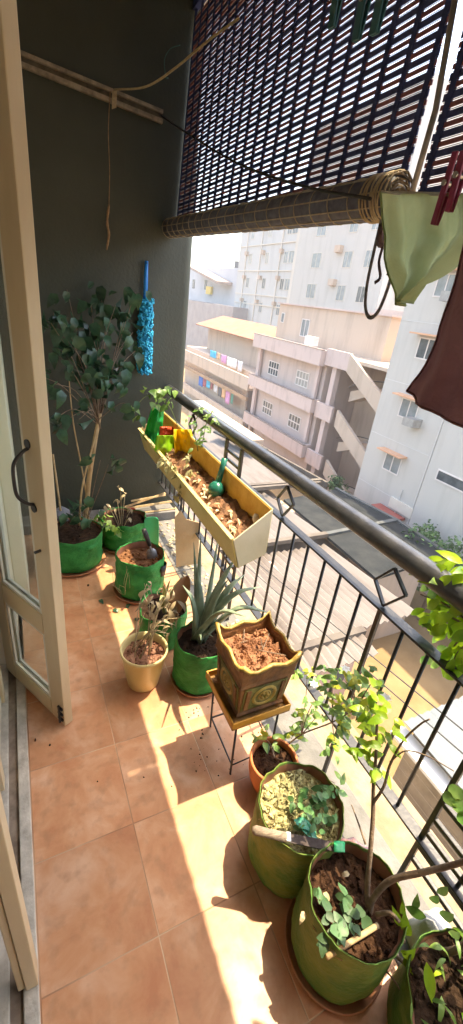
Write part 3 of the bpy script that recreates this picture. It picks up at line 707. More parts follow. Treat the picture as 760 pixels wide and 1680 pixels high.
# --- cardboard, sticks, litter at the far end
p = Vector((.80, 2.10, .004))
g = MB().poly([PY(290, 930, 2.12), PY(287, 850, 2.12), PY(297, 838, 2.12), PY(306, 852, 2.12), PY(328, 858, 2.12), PY(325, 925, 2.12)], (0, .006, 0))
tag(g.build('cardboard_sheet', m_card), 'torn brown cardboard sheet standing behind the aloe', 'cardboard')
for i, ((u0, v0, u1, v1), lab) in enumerate((((185, 838, 285, 822), 'longest flat bamboo strip lying on the far kerb'), ((205, 832, 280, 806), 'bamboo strip propped at a slant above the far kerb'), ((215, 822, 272, 812), 'short thin cane at the back of the stick heap'), ((225, 842, 290, 834), 'pale lath at the front of the stick heap'))):
    tag(MB().bar(PY(u0, v0, 2.87-.02*i), PY(u1, v1, 2.86-.01*i), .018-.002*i, .006, up=(0, -1, .4)).build('bamboo_strip', m_stemtan, bevel=.002), lab, 'stick', 'sticks on the far kerb')
tag(MB().lathe(PY(215, 838, 2.80)-Vector((0, 0, .02)), [(.03, 0), (.036, .03), (.033, .03), (.028, .005)], 24, 0, 0, 3, True, True).build('red_saucer', mat('red_plastic', (.40, .04, .02), (.5, .07, .03), 8, .5), smooth=True), 'small red plastic dish among the sticks on the far kerb', 'dish')
b = MB()
for k in range(170):
    x, y = rnd(.83, .985), rnd(1.35, 2.75)
    b.leaf((x, y, .006), (rnd(-1, 1), rnd(-1, 1), rnd(0, .5)), (rnd(-.5, .5), rnd(-.5, .5), 1), rnd(.02, .05), rnd(.01, .025), .4, .3, 'oval', 3)
tag(b.build('leaf_litter', m_dry, recalc=False), kind='stuff')
b = MB()
for (u, v, r) in ((58, 1214, .006), (82, 1222, .005), (118, 872, .006), (236, 1275, .004), (160, 1282, .003), (145, 960, .01), (275, 1165, .004), (282, 1290, .003)):
    b.blob(PZ(u, v, .003), r, 1, (1, 1, .5), .5)
for k in range(70):
    b.blob(Vector((rnd(.45, .78), rnd(.82, 1.15), .002)), rnd(.001, .004), 1, (1, 1, .6), .5)
tag(b.build('soil_crumbs', m_soild), kind='stuff')
b = MB()
for (u, v) in ((163, 984), (205, 965), (212, 990), (185, 1000), (225, 1020)):
    b.leaf(PZ(u, v, .006), (rnd(-1, 1), rnd(-1, 1), .2), (0, 0, 1), .045, .025, .4, .3, 'oval', 4)
tag(b.build('fallen_leaves', m_leafd, recalc=False), kind='stuff')

# ------------------------------------------------------------------ planter box on the rail
pl = thing('planter_box', (.7, 1.8, .72), 'long cream trough planter hung on the rail with ochre inside', 'planter')
m_plout = mat('planter_cream', (.56, .46, .17), (.68, .60, .30), 5, .5, .15, 30)
m_plin = mat('planter_inner', (.50, .27, .03), (.66, .42, .09), 12, .6, .2, 40)
m_plend = mat('planter_end', (.55, .50, .34), (.64, .59, .43), 5, .55, .1, 30)
TL, TR, BR, BL = Vector((.695, 0, .770)), Vector((.8525, 0, .890)), Vector((.856, 0, .682)), Vector((.737, 0, .634))
Y0, Y1 = 1.243, 2.705; th = .006
def quadbox(a, b_, y0, y1, n): return MB().poly([a+Vector((0, y0, 0)), b_+Vector((0, y0, 0)), b_+Vector((0, y1, 0)), a+Vector((0, y1, 0))], n)
quadbox(TL, BL, Y0, Y1, (-th, 0, -th*.5)).build('front_panel', m_plout, pl, bevel=.002)
quadbox(TR, BR, Y0, Y1, (th, 0, 0)).build('back_panel', m_plout, pl, bevel=.002)
quadbox(BL, BR, Y0, Y1, (0, 0, -th)).build('bottom_panel', m_plout, pl)
for y, e in ((Y0, -th), (Y1, th)):
    MB().poly([v+Vector((0, y, 0)) for v in (TL, TR, BR, BL)], (0, e, 0)).build('end_panel', m_plend, pl, bevel=.002)
quadbox(TL.lerp(BL, .02)+Vector((.0025, 0, 0)), BL+Vector((.0025, 0, .002)), Y0+.002, Y1-.002, (.002, 0, .001)).build('inner_lining', m_plin, pl)
quadbox(TR.lerp(BR, .02)-Vector((.0025, 0, 0)), BR-Vector((.0025, 0, -.002)), Y0+.002, Y1-.002, (-.002, 0, 0)).build('inner_lining', m_plin, pl)
quadbox(TL+Vector((-.012, 0, .001)), TL+Vector((.004, 0, .006)), Y0-.004, Y1+.004, (0, 0, .006)).build('rim', m_plout, pl, bevel=.002)
for y in (1.5, 2.35): MB().bar(TR+Vector((.008, y, -.03)), (RX-.005, y, .836), .02, .004).build('hook_strap', m_black, pl)
b = MB(); nx, ny = 8, 50; rows = []
for j in range(ny+1):
    y = Y0+.003+(Y1-Y0-.006)*j/ny; r = []
    for i in range(nx+1):
        s = i/nx; a = TL.lerp(BL, .30)+Vector((.006, 0, 0)); c_ = TR.lerp(BR, .52)-Vector((.006, 0, 0))
        p = a.lerp(c_, s); r.append(Vector((p.x, y, p.z+.018*noise.noise(Vector((s*4, y*18, 0)))+.008*noise.noise(Vector((s*11, y*60, 3))))))
    rows.append(r)
b.sheet(rows)
for k in range(110):
    s = rnd(.05, .95); y = rnd(Y0+.02, Y1-.02); p = (TL.lerp(BL, .30)).lerp(TR.lerp(BR, .52), s); b.blob((p.x, y, p.z+.006), rnd(.002, .010), 1, (1, .8, .7), .5)
b.build('soil', mat('planter_soil', (.07, .032, .018), (.30, .15, .075), 24, .95, .8, 120), pl)
b = MB()
for k in range(32):
    s = rnd(.1, .6); y = rnd(1.32, 1.85); p = (TL.lerp(BL, .30)).lerp(TR.lerp(BR, .52), s)
    MB().leaf((p.x, y, p.z+.015), (rnd(-1, 1), rnd(-1, 1), rnd(0, .6)), (0, 0, 1), rnd(.03, .06), rnd(.008, .02), .6, .4, 'oval', 4).build('dry_leaf', m_dry, pl, recalc=False)
b = MB()
for (u, v) in ((283, 765), (300, 790), (270, 760), (290, 815), (310, 770), (318, 800), (305, 750), (322, 775), (270, 750), (295, 780)):
    q = PY(u, v+12, 1.75); leafset(b, PY(u, v, 1.90), 5, .05, .018, .03, 'lance', .7, .3)
b.build('withered_foliage', mat('withered_pale', (.34, .32, .13), (.52, .48, .26), 20, .8, trans=.3, shuffle=True), pl, recalc=False)
tag(MB().blob(PZ(422, 852, .795), .022, 2, (1, 1.3, .8), .25).build('white_stone', mat('white_stone', (.62, .58, .5), (.72, .68, .6), 12, .8), smooth=True), 'small white stone at the near end of the trough planter', 'stone')
# watering bulb
wb = thing('watering_bulb', PZ(357, 805, .82), 'dark teal green watering bulb stuck neck up in the planter', 'watering bulb')
p = PY(355, 803, 1.67); q = PY(369, 752, 1.70); ax = (q-p)
mt = mat('teal_plastic', (.008, .11, .075), (.015, .16, .11), 6, .25, .05, 40, coat=.3)
prof = [(0, .006), (-.0, .02)]
b = MB(); pts, rs = [], []
for k in range(11):
    a = math.pi*(k/10); rr = .042*math.sin(a*.88+.08); 
    pts.append(p-ax.normalized()*.042*math.cos(a*.88+.08)); rs.append(max(rr, .004))
b.tube(pts, rs, 24); b.build('bulb', mt, wb, smooth=True)
MB().tube([pts[-1]-ax.normalized()*.004, p+ax*.75, q], [.017, .013, .015], 16).build('neck', mt, wb, smooth=True)
# plastic bags in the far end of the planter
def crumple(name, pts_grid, m, label, cat='bag'):
    o = MB().sheet(pts_grid).build(name, m, None, smooth=True, solid=.0025, sub=1)
    return tag(o, label, cat)
def crgrid(u0, u1, v0, v1, y, wav, seed, topf, n=16, k=14):
    g = []
    for j in range(k):
        t = j/(k-1); row = []
        for i in range(n):
            s = i/(n-1); lo, hi = topf(t)
            u = u0+(u1-u0)*(lo+(hi-lo)*s); v = v0+(v1-v0)*t; v = min(v, 705+1.156*(u-222)-3)
            row.append(PY(u, v, y+wav*noise.noise(Vector((s*3+seed, t*3, 1)))+wav*.7*math.sin(s*5+seed)+wav*.8*(.5-abs(noise.noise(Vector((s*6+seed, t*5, 4))))*2)))
        g.append(row)
    return g
crumple('green_plastic_bag', crgrid(230, 272, 668, 745, 2.52, .05, 1., lambda t: (.45*(1-t)**1.2, .95-.15*t)), mat('bright_green_plastic', (.01, .38, .06), (.02, .48, .12), 6, .25, .2, 40, trans=.3), 'shiny bright green plastic bag standing in the far planter end')
crumple('lime_plastic_bag', crgrid(246, 302, 714, 784, 2.30, .05, 4., lambda t: (.2*(1-t), 1-.2*t)), mat('lime_plastic', (.24, .50, .02), (.38, .60, .06), 6, .3, .2, 40, trans=.35), 'crumpled lime green plastic bag in the middle of the planter', 'bag')
crumple('yellow_plastic_bag', crgrid(284, 330, 704, 770, 2.21, .05, 7., lambda t: (.0+.1*t, .65+.35*t)), mat('yellow_plastic', (.72, .46, .01), (.8, .56, .03), 6, .3, .2, 40, trans=.3), 'folded bright yellow plastic sheet beside the lime bag', 'bag')
crumple('red_plastic_bag', crgrid(262, 284, 700, 718, 2.46, .02, 9., lambda t: (.0, 1)), mat('red_wrapper', (.55, .05, .02), (.62, .08, .03), 6, .35, .2, 40), 'small red plastic wrapper tucked behind the green bag', 'wrapper')

# ------------------------------------------------------------------ stand, tray and ornate pot
st = thing('wire_stand', (.66, .92, 0), 'low black wire plant stand under the ochre tray', 'plant stand')
cs = [(.575, 1.02), (.57, .81), (.745, .815), (.76, 1.02)]
for i, (x, y) in enumerate(cs):
    MB().tube([(x, y, .285), (x+.01, y, .01), (x+.012, y, .004)], .0042, 8).build('leg', m_black, st, smooth=True)
for z in (.286, .06):
    pp = [Vector((x+(.01 if z < .1 else 0), y, z)) for x, y in cs]
    MB().tube(pp+[pp[0]], .0038, 8).build('ring', m_black, st)
m_och = mat('ochre_plastic', (.50, .22, .02), (.60, .32, .05), 9, .5, .2, 40)
m_ochd = mat('ochre_dirty', (.20, .10, .03), (.44, .24, .07), 14, .7, .4, 60)
trm = Vector((.66, .915, .292)); w, l, hh = .118, .122, .035
tray = thing('plant_tray', trm, 'square ochre drip tray of scalloped plastic on the wire stand', 'tray')
MB().box(trm.x-w, trm.x+w, trm.y-l, trm.y+l, trm.z, trm.z+.006).build('base', m_ochd, tray, bevel=.002)
b = MB()
for (x0, x1, y0, y1) in ((-w, w, -l, -l+.006), (-w, w, l-.006, l), (-w, -w+.006, -l+.0062, l-.0062), (w-.006, w, -l+.0062, l-.0062)):
    b.box(trm.x+x0, trm.x+x1, trm.y+y0, trm.y+y1, trm.z+.0062, trm.z+hh)
b.build('wall', m_och, tray, bevel=.002)
op = Vector((.665, .915, .3)); 
pt_ = thing('ornate_pot', op, 'square brown pot with embossed medallion and wavy rim full of dry soil', 'flower pot')
m_obr = mat('rust_brown_pot', (.11, .045, .018), (.28, .125, .04), 16, .6, .5, 50, c3=(.19, .08, .025))
m_ogr = mat('pot_green_gold', (.06, .07, .016), (.22, .20, .05), 18, .5, .5, 60)
m_ogd = mat('pot_gold', (.22, .13, .03), (.50, .36, .09), 14, .45, .4, 60)
HP = .25; hb, ht = .090, .112
def sq(b, z, hw, n=8, wave=0., ph=0):
    ring = []
    for sde in range(4):
        for k in range(n):
            s = -1+2*k/n; x, y = ((s, -1), (1, s), (-s, 1), (-1, -s))[sde]
            dz = wave*(math.cos(s*2*math.pi*1.0+ph)*.5-.5+ (1.15 if abs(s) > .9 else 0))
            ring.append(b.bm.verts.new(op+Vector((x*hw, y*hw, z+dz))))
    return ring
b = MB(); R0 = [sq(b, z, hw, 8, wv) for z, hw, wv in ((.008, hb, 0), (.02, hb+.006, 0), (.03, hb, 0), (.16, hb+.010, 0), (.17, hb+.018, 0), (.18, hb+.014, 0), (.215, ht-.006, 0), (HP, ht, .018), (HP+.002, ht-.006, .018), (HP-.03, ht-.012, 0), (.19, ht-.016, 0), (.12, ht-.026, 0))]
for A_, B_ in zip(R0, R0[1:]):
    for k in range(32): b.bm.faces.new((A_[k], A_[(k+1) % 32], B_[(k+1) % 32], B_[k]))
b.bm.faces.new(R0[0][::-1]); b.build('body', m_obr, pt_, bevel=.001)
b = MB(); tp = [sq(b, HP-.003, ht+.003, 8, .018), sq(b, HP+.006, ht-.0, 8, .018), sq(b, HP+.006, ht-.008, 8, .018), sq(b, HP-.003, ht-.010, 8, .018)]
for A_, B_ in zip(tp, tp[1:]+tp[:1]):
    for k in range(32): b.bm.faces.new((A_[k], A_[(k+1) % 32], B_[(k+1) % 32], B_[k]))
b.build('rim', m_ogd, pt_, smooth=True)
for q in range(4):
    Mq = Matrix.Translation(op) @ Matrix.Rotation(q*math.pi/2, 4, 'Z')
    tilt = math.atan(.010/.13); Mf = Mq @ Matrix.Translation((0, -hb-.0055, .097)) @ Matrix.Rotation(math.pi/2-(-tilt), 4, 'X')
    # local: x right, y up along face, z outwards
    def ring(b, r0, r1, z0, z1, n=28):
        lo = [b.bm.verts.new(Mf @ Vector((r0*math.cos(a), r0*math.sin(a), z0))) for a in np.linspace(0, 6.283, n+1)[:-1]]
        m1 = [b.bm.verts.new(Mf @ Vector(((r0+r1)/2*math.cos(a), (r0+r1)/2*math.sin(a), z1))) for a in np.linspace(0, 6.283, n+1)[:-1]]
        hi = [b.bm.verts.new(Mf @ Vector((r1*math.cos(a), r1*math.sin(a), z0))) for a in np.linspace(0, 6.283, n+1)[:-1]]
        for A_, B_ in ((lo, m1), (m1, hi)):
            for k in range(n): b.bm.faces.new((A_[k], A_[(k+1) % n], B_[(k+1) % n], B_[k]))
    b = MB(); b.box(-.084, .084, -.056, .056, -.002, .0035, Mf); b.build('face_panel', m_ogr, pt_, bevel=.001)
    b = MB(); ring(b, .036, .049, .004, .010)
    ring(b, .019, .026, .004, .008)
    for k in range(6):
        a = k*math.pi/3; b.blob(Mf @ Vector(((.013)*math.cos(a), .013*math.sin(a), .005)), .0065, 1, (1, 1, 1), 0)
    b.build('medallion', m_ogd, pt_, smooth=True)
    for x in (-.068, .068): MB().box(x-.009, x+.009, -.050, .050, .0037, .008, Mf).build('column_relief', m_obr, pt_, bevel=.002)
b = MB(); rows = []
for j in range(17):
    rows.append([op+Vector(((-1+i/8)*(ht-.02), (-1+j/8)*(ht-.02), .205+.022*noise.noise(Vector((i*.45, j*.45, 5)))+.012*noise.noise(Vector((i*1.3, j*1.3, 9))))) for i in range(17)])
b.sheet(rows)
for k in range(120): b.blob(op+Vector((rnd(-.085, .085), rnd(-.085, .085), .212+rnd(-.006, .008))), rnd(.002, .009), 1, (1, .8, .7), .6)
b.build('soil', mat('dry_red_soil', (.17, .065, .028), (.38, .18, .09), 30, .95, .9, 120), pt_)
b = MB()
for k in range(5): q = op+Vector((rnd(-.05, .05), rnd(-.05, .05), .225)); b.tube([q, q+Vector((rnd(-.09, .09), rnd(-.09, .09), rnd(-.01, .03)))], .0018, 5)
b.build('root_bits', m_bark, pt_)

# ------------------------------------------------------------------ terracotta pot
c = Vector((.700, .728, .004))
t = pot(c, [(.054, 0), (.060, .004), (.080, .06), (.087, .1), (.085, .125), (.088, .128), (.089, .145), (.086, .148), (.079, .146), (.077, .12), (.075, .1)], 'orange terracotta pot with a flowering shrub spreading over the ledge', m_terra, m_soil, .122, .077, clumps=50, cl=.008)
bs, bl_, by = MB(), MB(), MB(); q0 = c+Vector((0, 0, .12))
br = [((432, 1212), .70, 7), ((450, 1222), .74, 5), ((478, 1212), .84, 7), ((492, 1185), .86, 4), ((504, 1110), .9, 9), ((498, 1180), .9, 6), ((545, 1130), .86, 9), ((555, 1165), .84, 8), ((565, 1115), .86, 8), ((585, 1125), .84, 7), ((560, 1195), .82, 6), ((600, 1160), .82, 7), ((550, 1225), .86, 8), ((575, 1170), .82, 6), ((515, 1150), .88, 5), ((610, 1120), .84, 5), ((545, 1105), .86, 5), ((470, 1225), .8, 5), ((520, 1175), .88, 4), ((550, 1285), .80, 4)]
for (uv, x, n) in br:
    p = PX(*uv, x); hubs = [q0+Vector((0, 0, .03)), PX(495, 1205, .85), PX(545, 1185, .85), PX(585, 1160, .83)]
    hb_ = min(hubs, key=lambda h: (h-p).length+.25*(h-q0).length); pts = bez([hb_, hb_.lerp(p, .5)+Vector((rnd(-.012, .012), rnd(-.012, .012), .012)), p], 5)
    bs.tube(pts, taper(len(pts), .0022, .0011), 5)
    leafset(bl_, p, n+3, .040, .019, .030, 'oval', .3, -.1)
    if n > 5: leafset(by, p+Vector((0, 0, .02)), 5, .034, .017, .016, 'oval', .3, -.3)
pts = bez([q0-Vector((0, 0, .01)), PX(462, 1232, .78), PX(495, 1205, .85), PX(545, 1185, .85), PX(585, 1160, .83), PX(600, 1135, .83)], 5); bs.tube(pts, taper(len(pts), .004, .0016), 6)
bs.build('twigs', m_bark, t, smooth=True); bl_.build('foliage', m_leafm, t, smooth=True, recalc=False); by.build('young_foliage', m_leafy, t, smooth=True, recalc=False)
b = MB()
for (u, v) in ((567, 1098), (515, 1123), (633, 1145)):
    for k in range(6):
        a = k*1.05; b.leaf(PX(u, v, .85), (math.cos(a), math.sin(a), .5), (0, 0, 1), .018, .012, .3, .1, 'oval', 3)
b.build('flowers', mat('white_petal', (.8, .8, .78), rough=.6, trans=.3), t, recalc=False)

# ------------------------------------------------------------------ near bags
c = Vector((.645, .512, .004))
t = grow_bag(c, .125, .128, .275, 'faded green grow bag of pale mulch with a knife across its rim', m_olive, m_mulch, .035, .006, 21., .012, cl=.010, clumps=220)
bs, bl_ = MB(), MB()
for (u, v) in ((490, 1320), (505, 1335), (520, 1345), (530, 1320), (500, 1365), (515, 1360), (540, 1345), (525, 1300), (505, 1310), (535, 1290), (545, 1300)):
    p = PZ(u, v, .28); q = Vector((p.x+rnd(-.01, .01), p.y+rnd(-.01, .02), .235)); MB().tube([q, p], .0015, 5).build('seedling_stem', m_stemgr, t); leafset(bl_, p, 6, .030, .018, .016, 'oval', .3, .1)
b = MB()
for k in range(260):
    a, q = rnd(0, 6.28), .11*math.sqrt(rnd(0, 1)); p = c+Vector((q*math.cos(a), q*math.sin(a), .242+rnd(0, .012)))
    b.leaf(p, (rnd(-1, 1), rnd(-1, 1), rnd(-.1, .5)), (rnd(-.5, .5), rnd(-.5, .5), 1), rnd(.012, .04), rnd(.003, .012), .6, .3, 'lance', 4)
b.build('straw', mat('pale_straw', (.26, .23, .10), (.56, .54, .28), 30, .9, trans=.2, shuffle=True), t, recalc=False)
bl_.build('seedlings', mat('seedling_leaf', (.05, .17, .05), (.16, .30, .10), 14, .45, trans=.3, shuffle=True), t, smooth=True, recalc=False)
b = MB(); b.leaf(PZ(482, 1345, .275), (1, -1.2, .5), (0, 0, 1), .07, .03, .3, .3, 'lance'); b.leaf(PZ(490, 1350, .275), (.6, -1.2, .3), (0, 0, 1), .07, .03, .3, .3, 'lance')
b.build('teal_scrap', mat('teal_sheet', (.01, .20, .12), (.02, .26, .16), 8, .35), t, smooth=True, recalc=False)
kn = thing('knife', (.56, .45, .29), 'wooden handled kitchen knife with a dark worn blade', 'knife')
a, e = PZ(414, 1361, .292), PZ(470, 1374, .288); 
MB().tube([a, a.lerp(e, .1), a.lerp(e, .5), e], [.008, .0125, .0115, .0125], 12).build('handle', mat('grey_worn_wood', (.17, .125, .09), (.33, .26, .19), 26, .75, .3, 60, stretch=(1, 4, 4)), kn, smooth=True)
e2 = PZ(556, 1391, .276); dd = (e2-e).normalized(); sd = Vector((-dd.y, dd.x, 0)).normalized()
MB().poly([e-sd*.011, e+sd*.013, e.lerp(e2, .85)+sd*.013, e2+sd*.004, e2-sd*.011], (0, 0, -.002)).build('blade', mat('rusty_steel', (.04, .028, .026), (.10, .078, .07), 30, .85, .2, 60, spec=.2), kn)
MB().bar(e-dd*.004, e+dd*.012, .026, .018).build('ferrule', mat('dull_steel', (.25, .25, .26)), kn, bevel=.003)
g = [[PZ(u, v, .285+.01*noise.noise(Vector((u*.2, v*.2, 0)))) for u in (548, 554, 560, 566)] for v in (1380, 1386, 1392, 1398)]
tag(MB().sheet(g).build('green_label', mat('green_label', (.02, .35, .12), (.03, .42, .16), 8, .4), smooth=True, solid=.002), 'torn bright green label beside the knife tip', 'label')
tag(MB().blob(PZ(583, 1395, .05)+Vector((0, 0, .0)), .042, 3, (1, 1, .6), .6).build('crumpled_wrapper', mat('mauve_wrapper', (.20, .10, .11), (.38, .24, .25), 14, .5, .4, 50), smooth=True), 'crumpled mauve wrapper on the ledge beyond the knife', 'wrapper')
tag(MB().blob(PZ(616, 1422, .03), .03, 2, (.8, 1, .7), .6).build('teal_wrapper', mat('teal_wrap', (.01, .16, .14), (.02, .22, .2), 8, .4), smooth=True), 'small crumpled teal wrapper on the ledge by the bare shrub', 'wrapper')

c = Vector((.652, .268, .004))
saucer((c.x, c.y, .001), .14, 'clay saucer under the nearest whole bag with the bare shrub')
t = grow_bag(c+Vector((0, 0, .008)), .122, .123, .275, 'deep olive grow bag of dark soil with a tall bare shrub', m_olive2, m_soil, .045, .005, 30., .010, cl=.010, clumps=90)
b = MB(); q = PZ(604, 1500, .235)
X0 = q.x
def stem(pp, r0, r1): 
    pts = bez(pp, 5); b.tube(pts, taper(len(pts), r0, r1), 8); return pts
stem([q, PX(603, 1455, .69), PX(608, 1395, .70), PX(612, 1340, .72), PX(613, 1290, .73), PX(617, 1240, .74), PX(619, 1175, .75)], .0075, .0035)
stem([PX(612, 1318, .725), PX(630, 1290, .74), PX(640, 1255, .75), PX(662, 1215, .77), PX(690, 1188, .78), PX(705, 1180, .78)], .0045, .0018)
stem([PX(640, 1250, .75), PX(665, 1232, .77), PX(700, 1240, .78), PX(745, 1265, .79)], .0022, .0012)
stem([PX(600, 1385, .69), PX(588, 1350, .70), PX(577, 1320, .71)], .003, .0015)
stem([q+Vector((.005, 0, .0)), PX(612, 1475, .69), PX(640, 1445, .71), PX(690, 1432, .74), PX(740, 1420, .78), PX(790, 1405, .8)], .0085, .006)
stem([PX(618, 1500, .68), PX(640, 1498, .69), PX(655, 1512, .69)], .006, .004)
b.build('bare_stems', m_bark, t, smooth=True)
bl_ = MB()
for (u, v, n, x) in ((616, 1170, 6, .75), (622, 1140, 5, .75), (612, 1200, 5, .745), (635, 1170, 5, .75), (640, 1190, 4, .75), (625, 1215, 4, .745), (605, 1225, 3, .74), (618, 1250, 3, .74), (590, 1240, 4, .74), (620, 1262, 3, .74)):
    leafset(bl_, PX(u, v, x), n, .045, .022, .022, 'oval', .3, -.1)
bl_.build('foliage', m_leafb, t, smooth=True, recalc=False)
bs, bl_ = MB(), MB()
for (u, v) in ((525, 1475), (535, 1500), (552, 1515), (540, 1525), (565, 1475), (575, 1495), (582, 1515), (590, 1505), (560, 1530), (537, 1540)):
    p = PZ(u, v, .27); s0 = Vector((p.x+rnd(-.01, .01), p.y+rnd(-.01, .01), .235)); MB().tube([s0, p], .0014, 5).build('seedling_stem', m_stemgr, t); leafset(bl_, p, 3, .034, .026, .008, 'oval', .2, .0)
bl_.build('seedlings', mat('grey_seedling', (.045, .12, .045), (.10, .19, .08), 14, .5, trans=.25, shuffle=True), t, smooth=True, recalc=False)
tag(MB().tube([PZ(536, 1570, .262), PZ(578, 1544, .258), PZ(620, 1518, .262)], .0062, 10).build('bamboo_stake', m_stemtan, smooth=True), 'short bamboo stake lying on the dark soil of the near bag', 'stake')
for (u, v) in ((574, 1434), (520, 1530), (500, 1495), (565, 1575), (530, 1465)): MB().leaf(PZ(u, v, .25), (rnd(-1, 1), rnd(-1, 1), .3), (0, 0, 1), .03, .014, .8, .4, 'oval', 4).build('fallen_leaf', m_dry, t, recalc=False)

c = Vector((.80, -.005, .004))
t = grow_bag(c, .148, .155, .215, 'dark green grow bag in the bottom corner with twisting shrub trunk', m_olive2, m_soild, .02, .006, 40., .012, mound=.012, cl=.012, clumps=160)
b = MB()
pts = bez([PZ(690, 1600, .2), PX(690, 1560, .80), PX(720, 1562, .82), PX(760, 1552, .84), PX(830, 1480, .90), PX(900, 1300, .95), PX(880, 1150, .96), PX(800, 1050, .95), PX(740, 985, .95)], 6); b.tube(pts, taper(len(pts), .0105, .004), 10)
for (u, v) in ((715, 940), (700, 1010), (745, 1060), (760, 960), (690, 975), (735, 1100)):
    pts = bez([PX(815, 1065, .95), PX((u+790)/2, (v+1020)/2, .95), PX(u, v, .95)], 5); b.tube(pts, taper(len(pts), .004, .0018), 6)
pts = bez([PZ(690, 1600, .2), PX(640, 1560, .75), PX(632, 1545, .74), PX(650, 1540, .74), PX(665, 1545, .75)], 4); b.tube(pts, .005, 8)
pts = bez([PX(600, 1565, .70), PX(640, 1600, .70), PX(660, 1632, .70), PX(668, 1665, .70)], 5); b.tube(pts, .0022, 6)
b.build('trunk', m_bark, t, smooth=True)
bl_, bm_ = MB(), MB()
def lf(b, u, v, du, dv, x, L, W, shp='lance'):
    p = PX(u, v, x); d = PX(u+du, v+dv, x-.02)-p; b.leaf(p, d, Vector((-.5, -.4, .8)), L, W, .35, .18, shp, 7)
for (u, v, du, dv, L) in ((735, 930, -60, 10, .12), (750, 925, -75, -6, .13), (745, 945, -40, 18, .10), (760, 925, -20, -14, .10), (770, 945, -50, 8, .12), (765, 965, -45, 16, .12), (750, 985, -50, 14, .12), (740, 965, -60, 22, .09), (725, 985, -58, 20, .10), (745, 1010, -60, 12, .13), (735, 1025, -50, 24, .12), (765, 1020, -30, 25, .12), (770, 990, -40, 20, .12), (755, 1045, -25, 40, .10), (740, 1060, -20, 45, .10), (770, 1060, -20, 35, .11), (765, 1090, -30, 20, .10), (730, 1000, -45, -12, .09), (775, 930, -30, 25, .12), (760, 1105, -60, 4, .11), (720, 955, -45, -10, .10), (700, 940, -38, -4, .09), (712, 935, -45, -12, .10), (698, 1000, -30, 6, .08), (705, 1010, -30, 24, .08), (728, 918, -30, -4, .08), (745, 1080, -15, 38, .08), (725, 1015, -45, 34, .09), (780, 1040, -50, 5, .12), (785, 960, -50, 20, .13), (785, 1000, -45, 30, .13)):
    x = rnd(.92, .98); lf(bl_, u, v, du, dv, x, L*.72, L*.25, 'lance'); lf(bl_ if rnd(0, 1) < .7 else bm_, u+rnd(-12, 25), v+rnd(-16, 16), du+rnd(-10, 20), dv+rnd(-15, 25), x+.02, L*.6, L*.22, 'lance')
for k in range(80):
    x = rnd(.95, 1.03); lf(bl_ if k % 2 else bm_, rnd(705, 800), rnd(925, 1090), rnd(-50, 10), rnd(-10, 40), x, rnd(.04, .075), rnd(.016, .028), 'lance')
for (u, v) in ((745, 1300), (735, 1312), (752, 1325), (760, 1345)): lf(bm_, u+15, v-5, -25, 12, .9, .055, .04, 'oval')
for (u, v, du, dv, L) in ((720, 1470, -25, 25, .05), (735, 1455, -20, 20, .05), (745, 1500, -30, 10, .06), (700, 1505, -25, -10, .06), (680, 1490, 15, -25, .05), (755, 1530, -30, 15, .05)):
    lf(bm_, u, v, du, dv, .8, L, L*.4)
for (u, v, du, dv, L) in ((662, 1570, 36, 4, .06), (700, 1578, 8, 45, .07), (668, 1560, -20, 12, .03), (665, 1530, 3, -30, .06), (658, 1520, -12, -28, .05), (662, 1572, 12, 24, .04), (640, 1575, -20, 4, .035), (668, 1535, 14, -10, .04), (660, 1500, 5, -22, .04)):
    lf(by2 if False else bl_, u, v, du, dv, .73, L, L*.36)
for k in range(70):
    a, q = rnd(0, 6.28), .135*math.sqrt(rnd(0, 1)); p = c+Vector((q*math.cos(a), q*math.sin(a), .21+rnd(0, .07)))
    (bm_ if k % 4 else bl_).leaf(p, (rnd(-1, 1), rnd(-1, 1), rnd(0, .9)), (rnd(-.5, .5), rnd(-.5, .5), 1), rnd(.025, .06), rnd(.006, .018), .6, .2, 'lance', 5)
for k in range(150):  # unseen crown leaves, added to throw dappled shade on the near floor
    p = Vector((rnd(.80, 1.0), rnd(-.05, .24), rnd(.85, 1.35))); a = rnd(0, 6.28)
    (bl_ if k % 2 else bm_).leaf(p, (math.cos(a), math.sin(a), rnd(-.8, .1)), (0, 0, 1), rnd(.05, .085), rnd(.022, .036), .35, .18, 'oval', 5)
bl_.build('foliage', m_leafb, t, smooth=True, recalc=False); bm_.build('mid_foliage', m_leafm, t, smooth=True, recalc=False)  # second set is plain mid green, mixed in among the bright leaves
tag(MB().blob(Vector((.90, .155, .055)), .062, 3, (1, 1.2, .8), .25).build('grey_stone', mat('grey_stone', (.28, .29, .31), (.42, .42, .43), 9, .85, .3, 50), smooth=True), 'large smooth grey stone on the ledge in the near corner', 'stone')

# ------------------------------------------------------------------ the street and the houses
GZ = -12.0
HAZE = .0011
m_dirt = mat('street_dirt', (.22, .14, .065), (.30, .205, .105), .6, .95, .2, 6)
m_road = mat('street_road', (.20, .17, .14), (.27, .23, .19), .8, .95)
b = MB(); b.box(-3, 420, -260, 420, GZ-.5, GZ); tag(b.build('ground', m_dirt), kind='structure')
tag(MB().box(13.4, 16.5, -60, 5.4, GZ, GZ+.02).build('road', m_road), kind='structure')
tag(MB().box(-3, 1.0, -8, 12, GZ, -.15).build('own_building', m_cream), kind='structure')

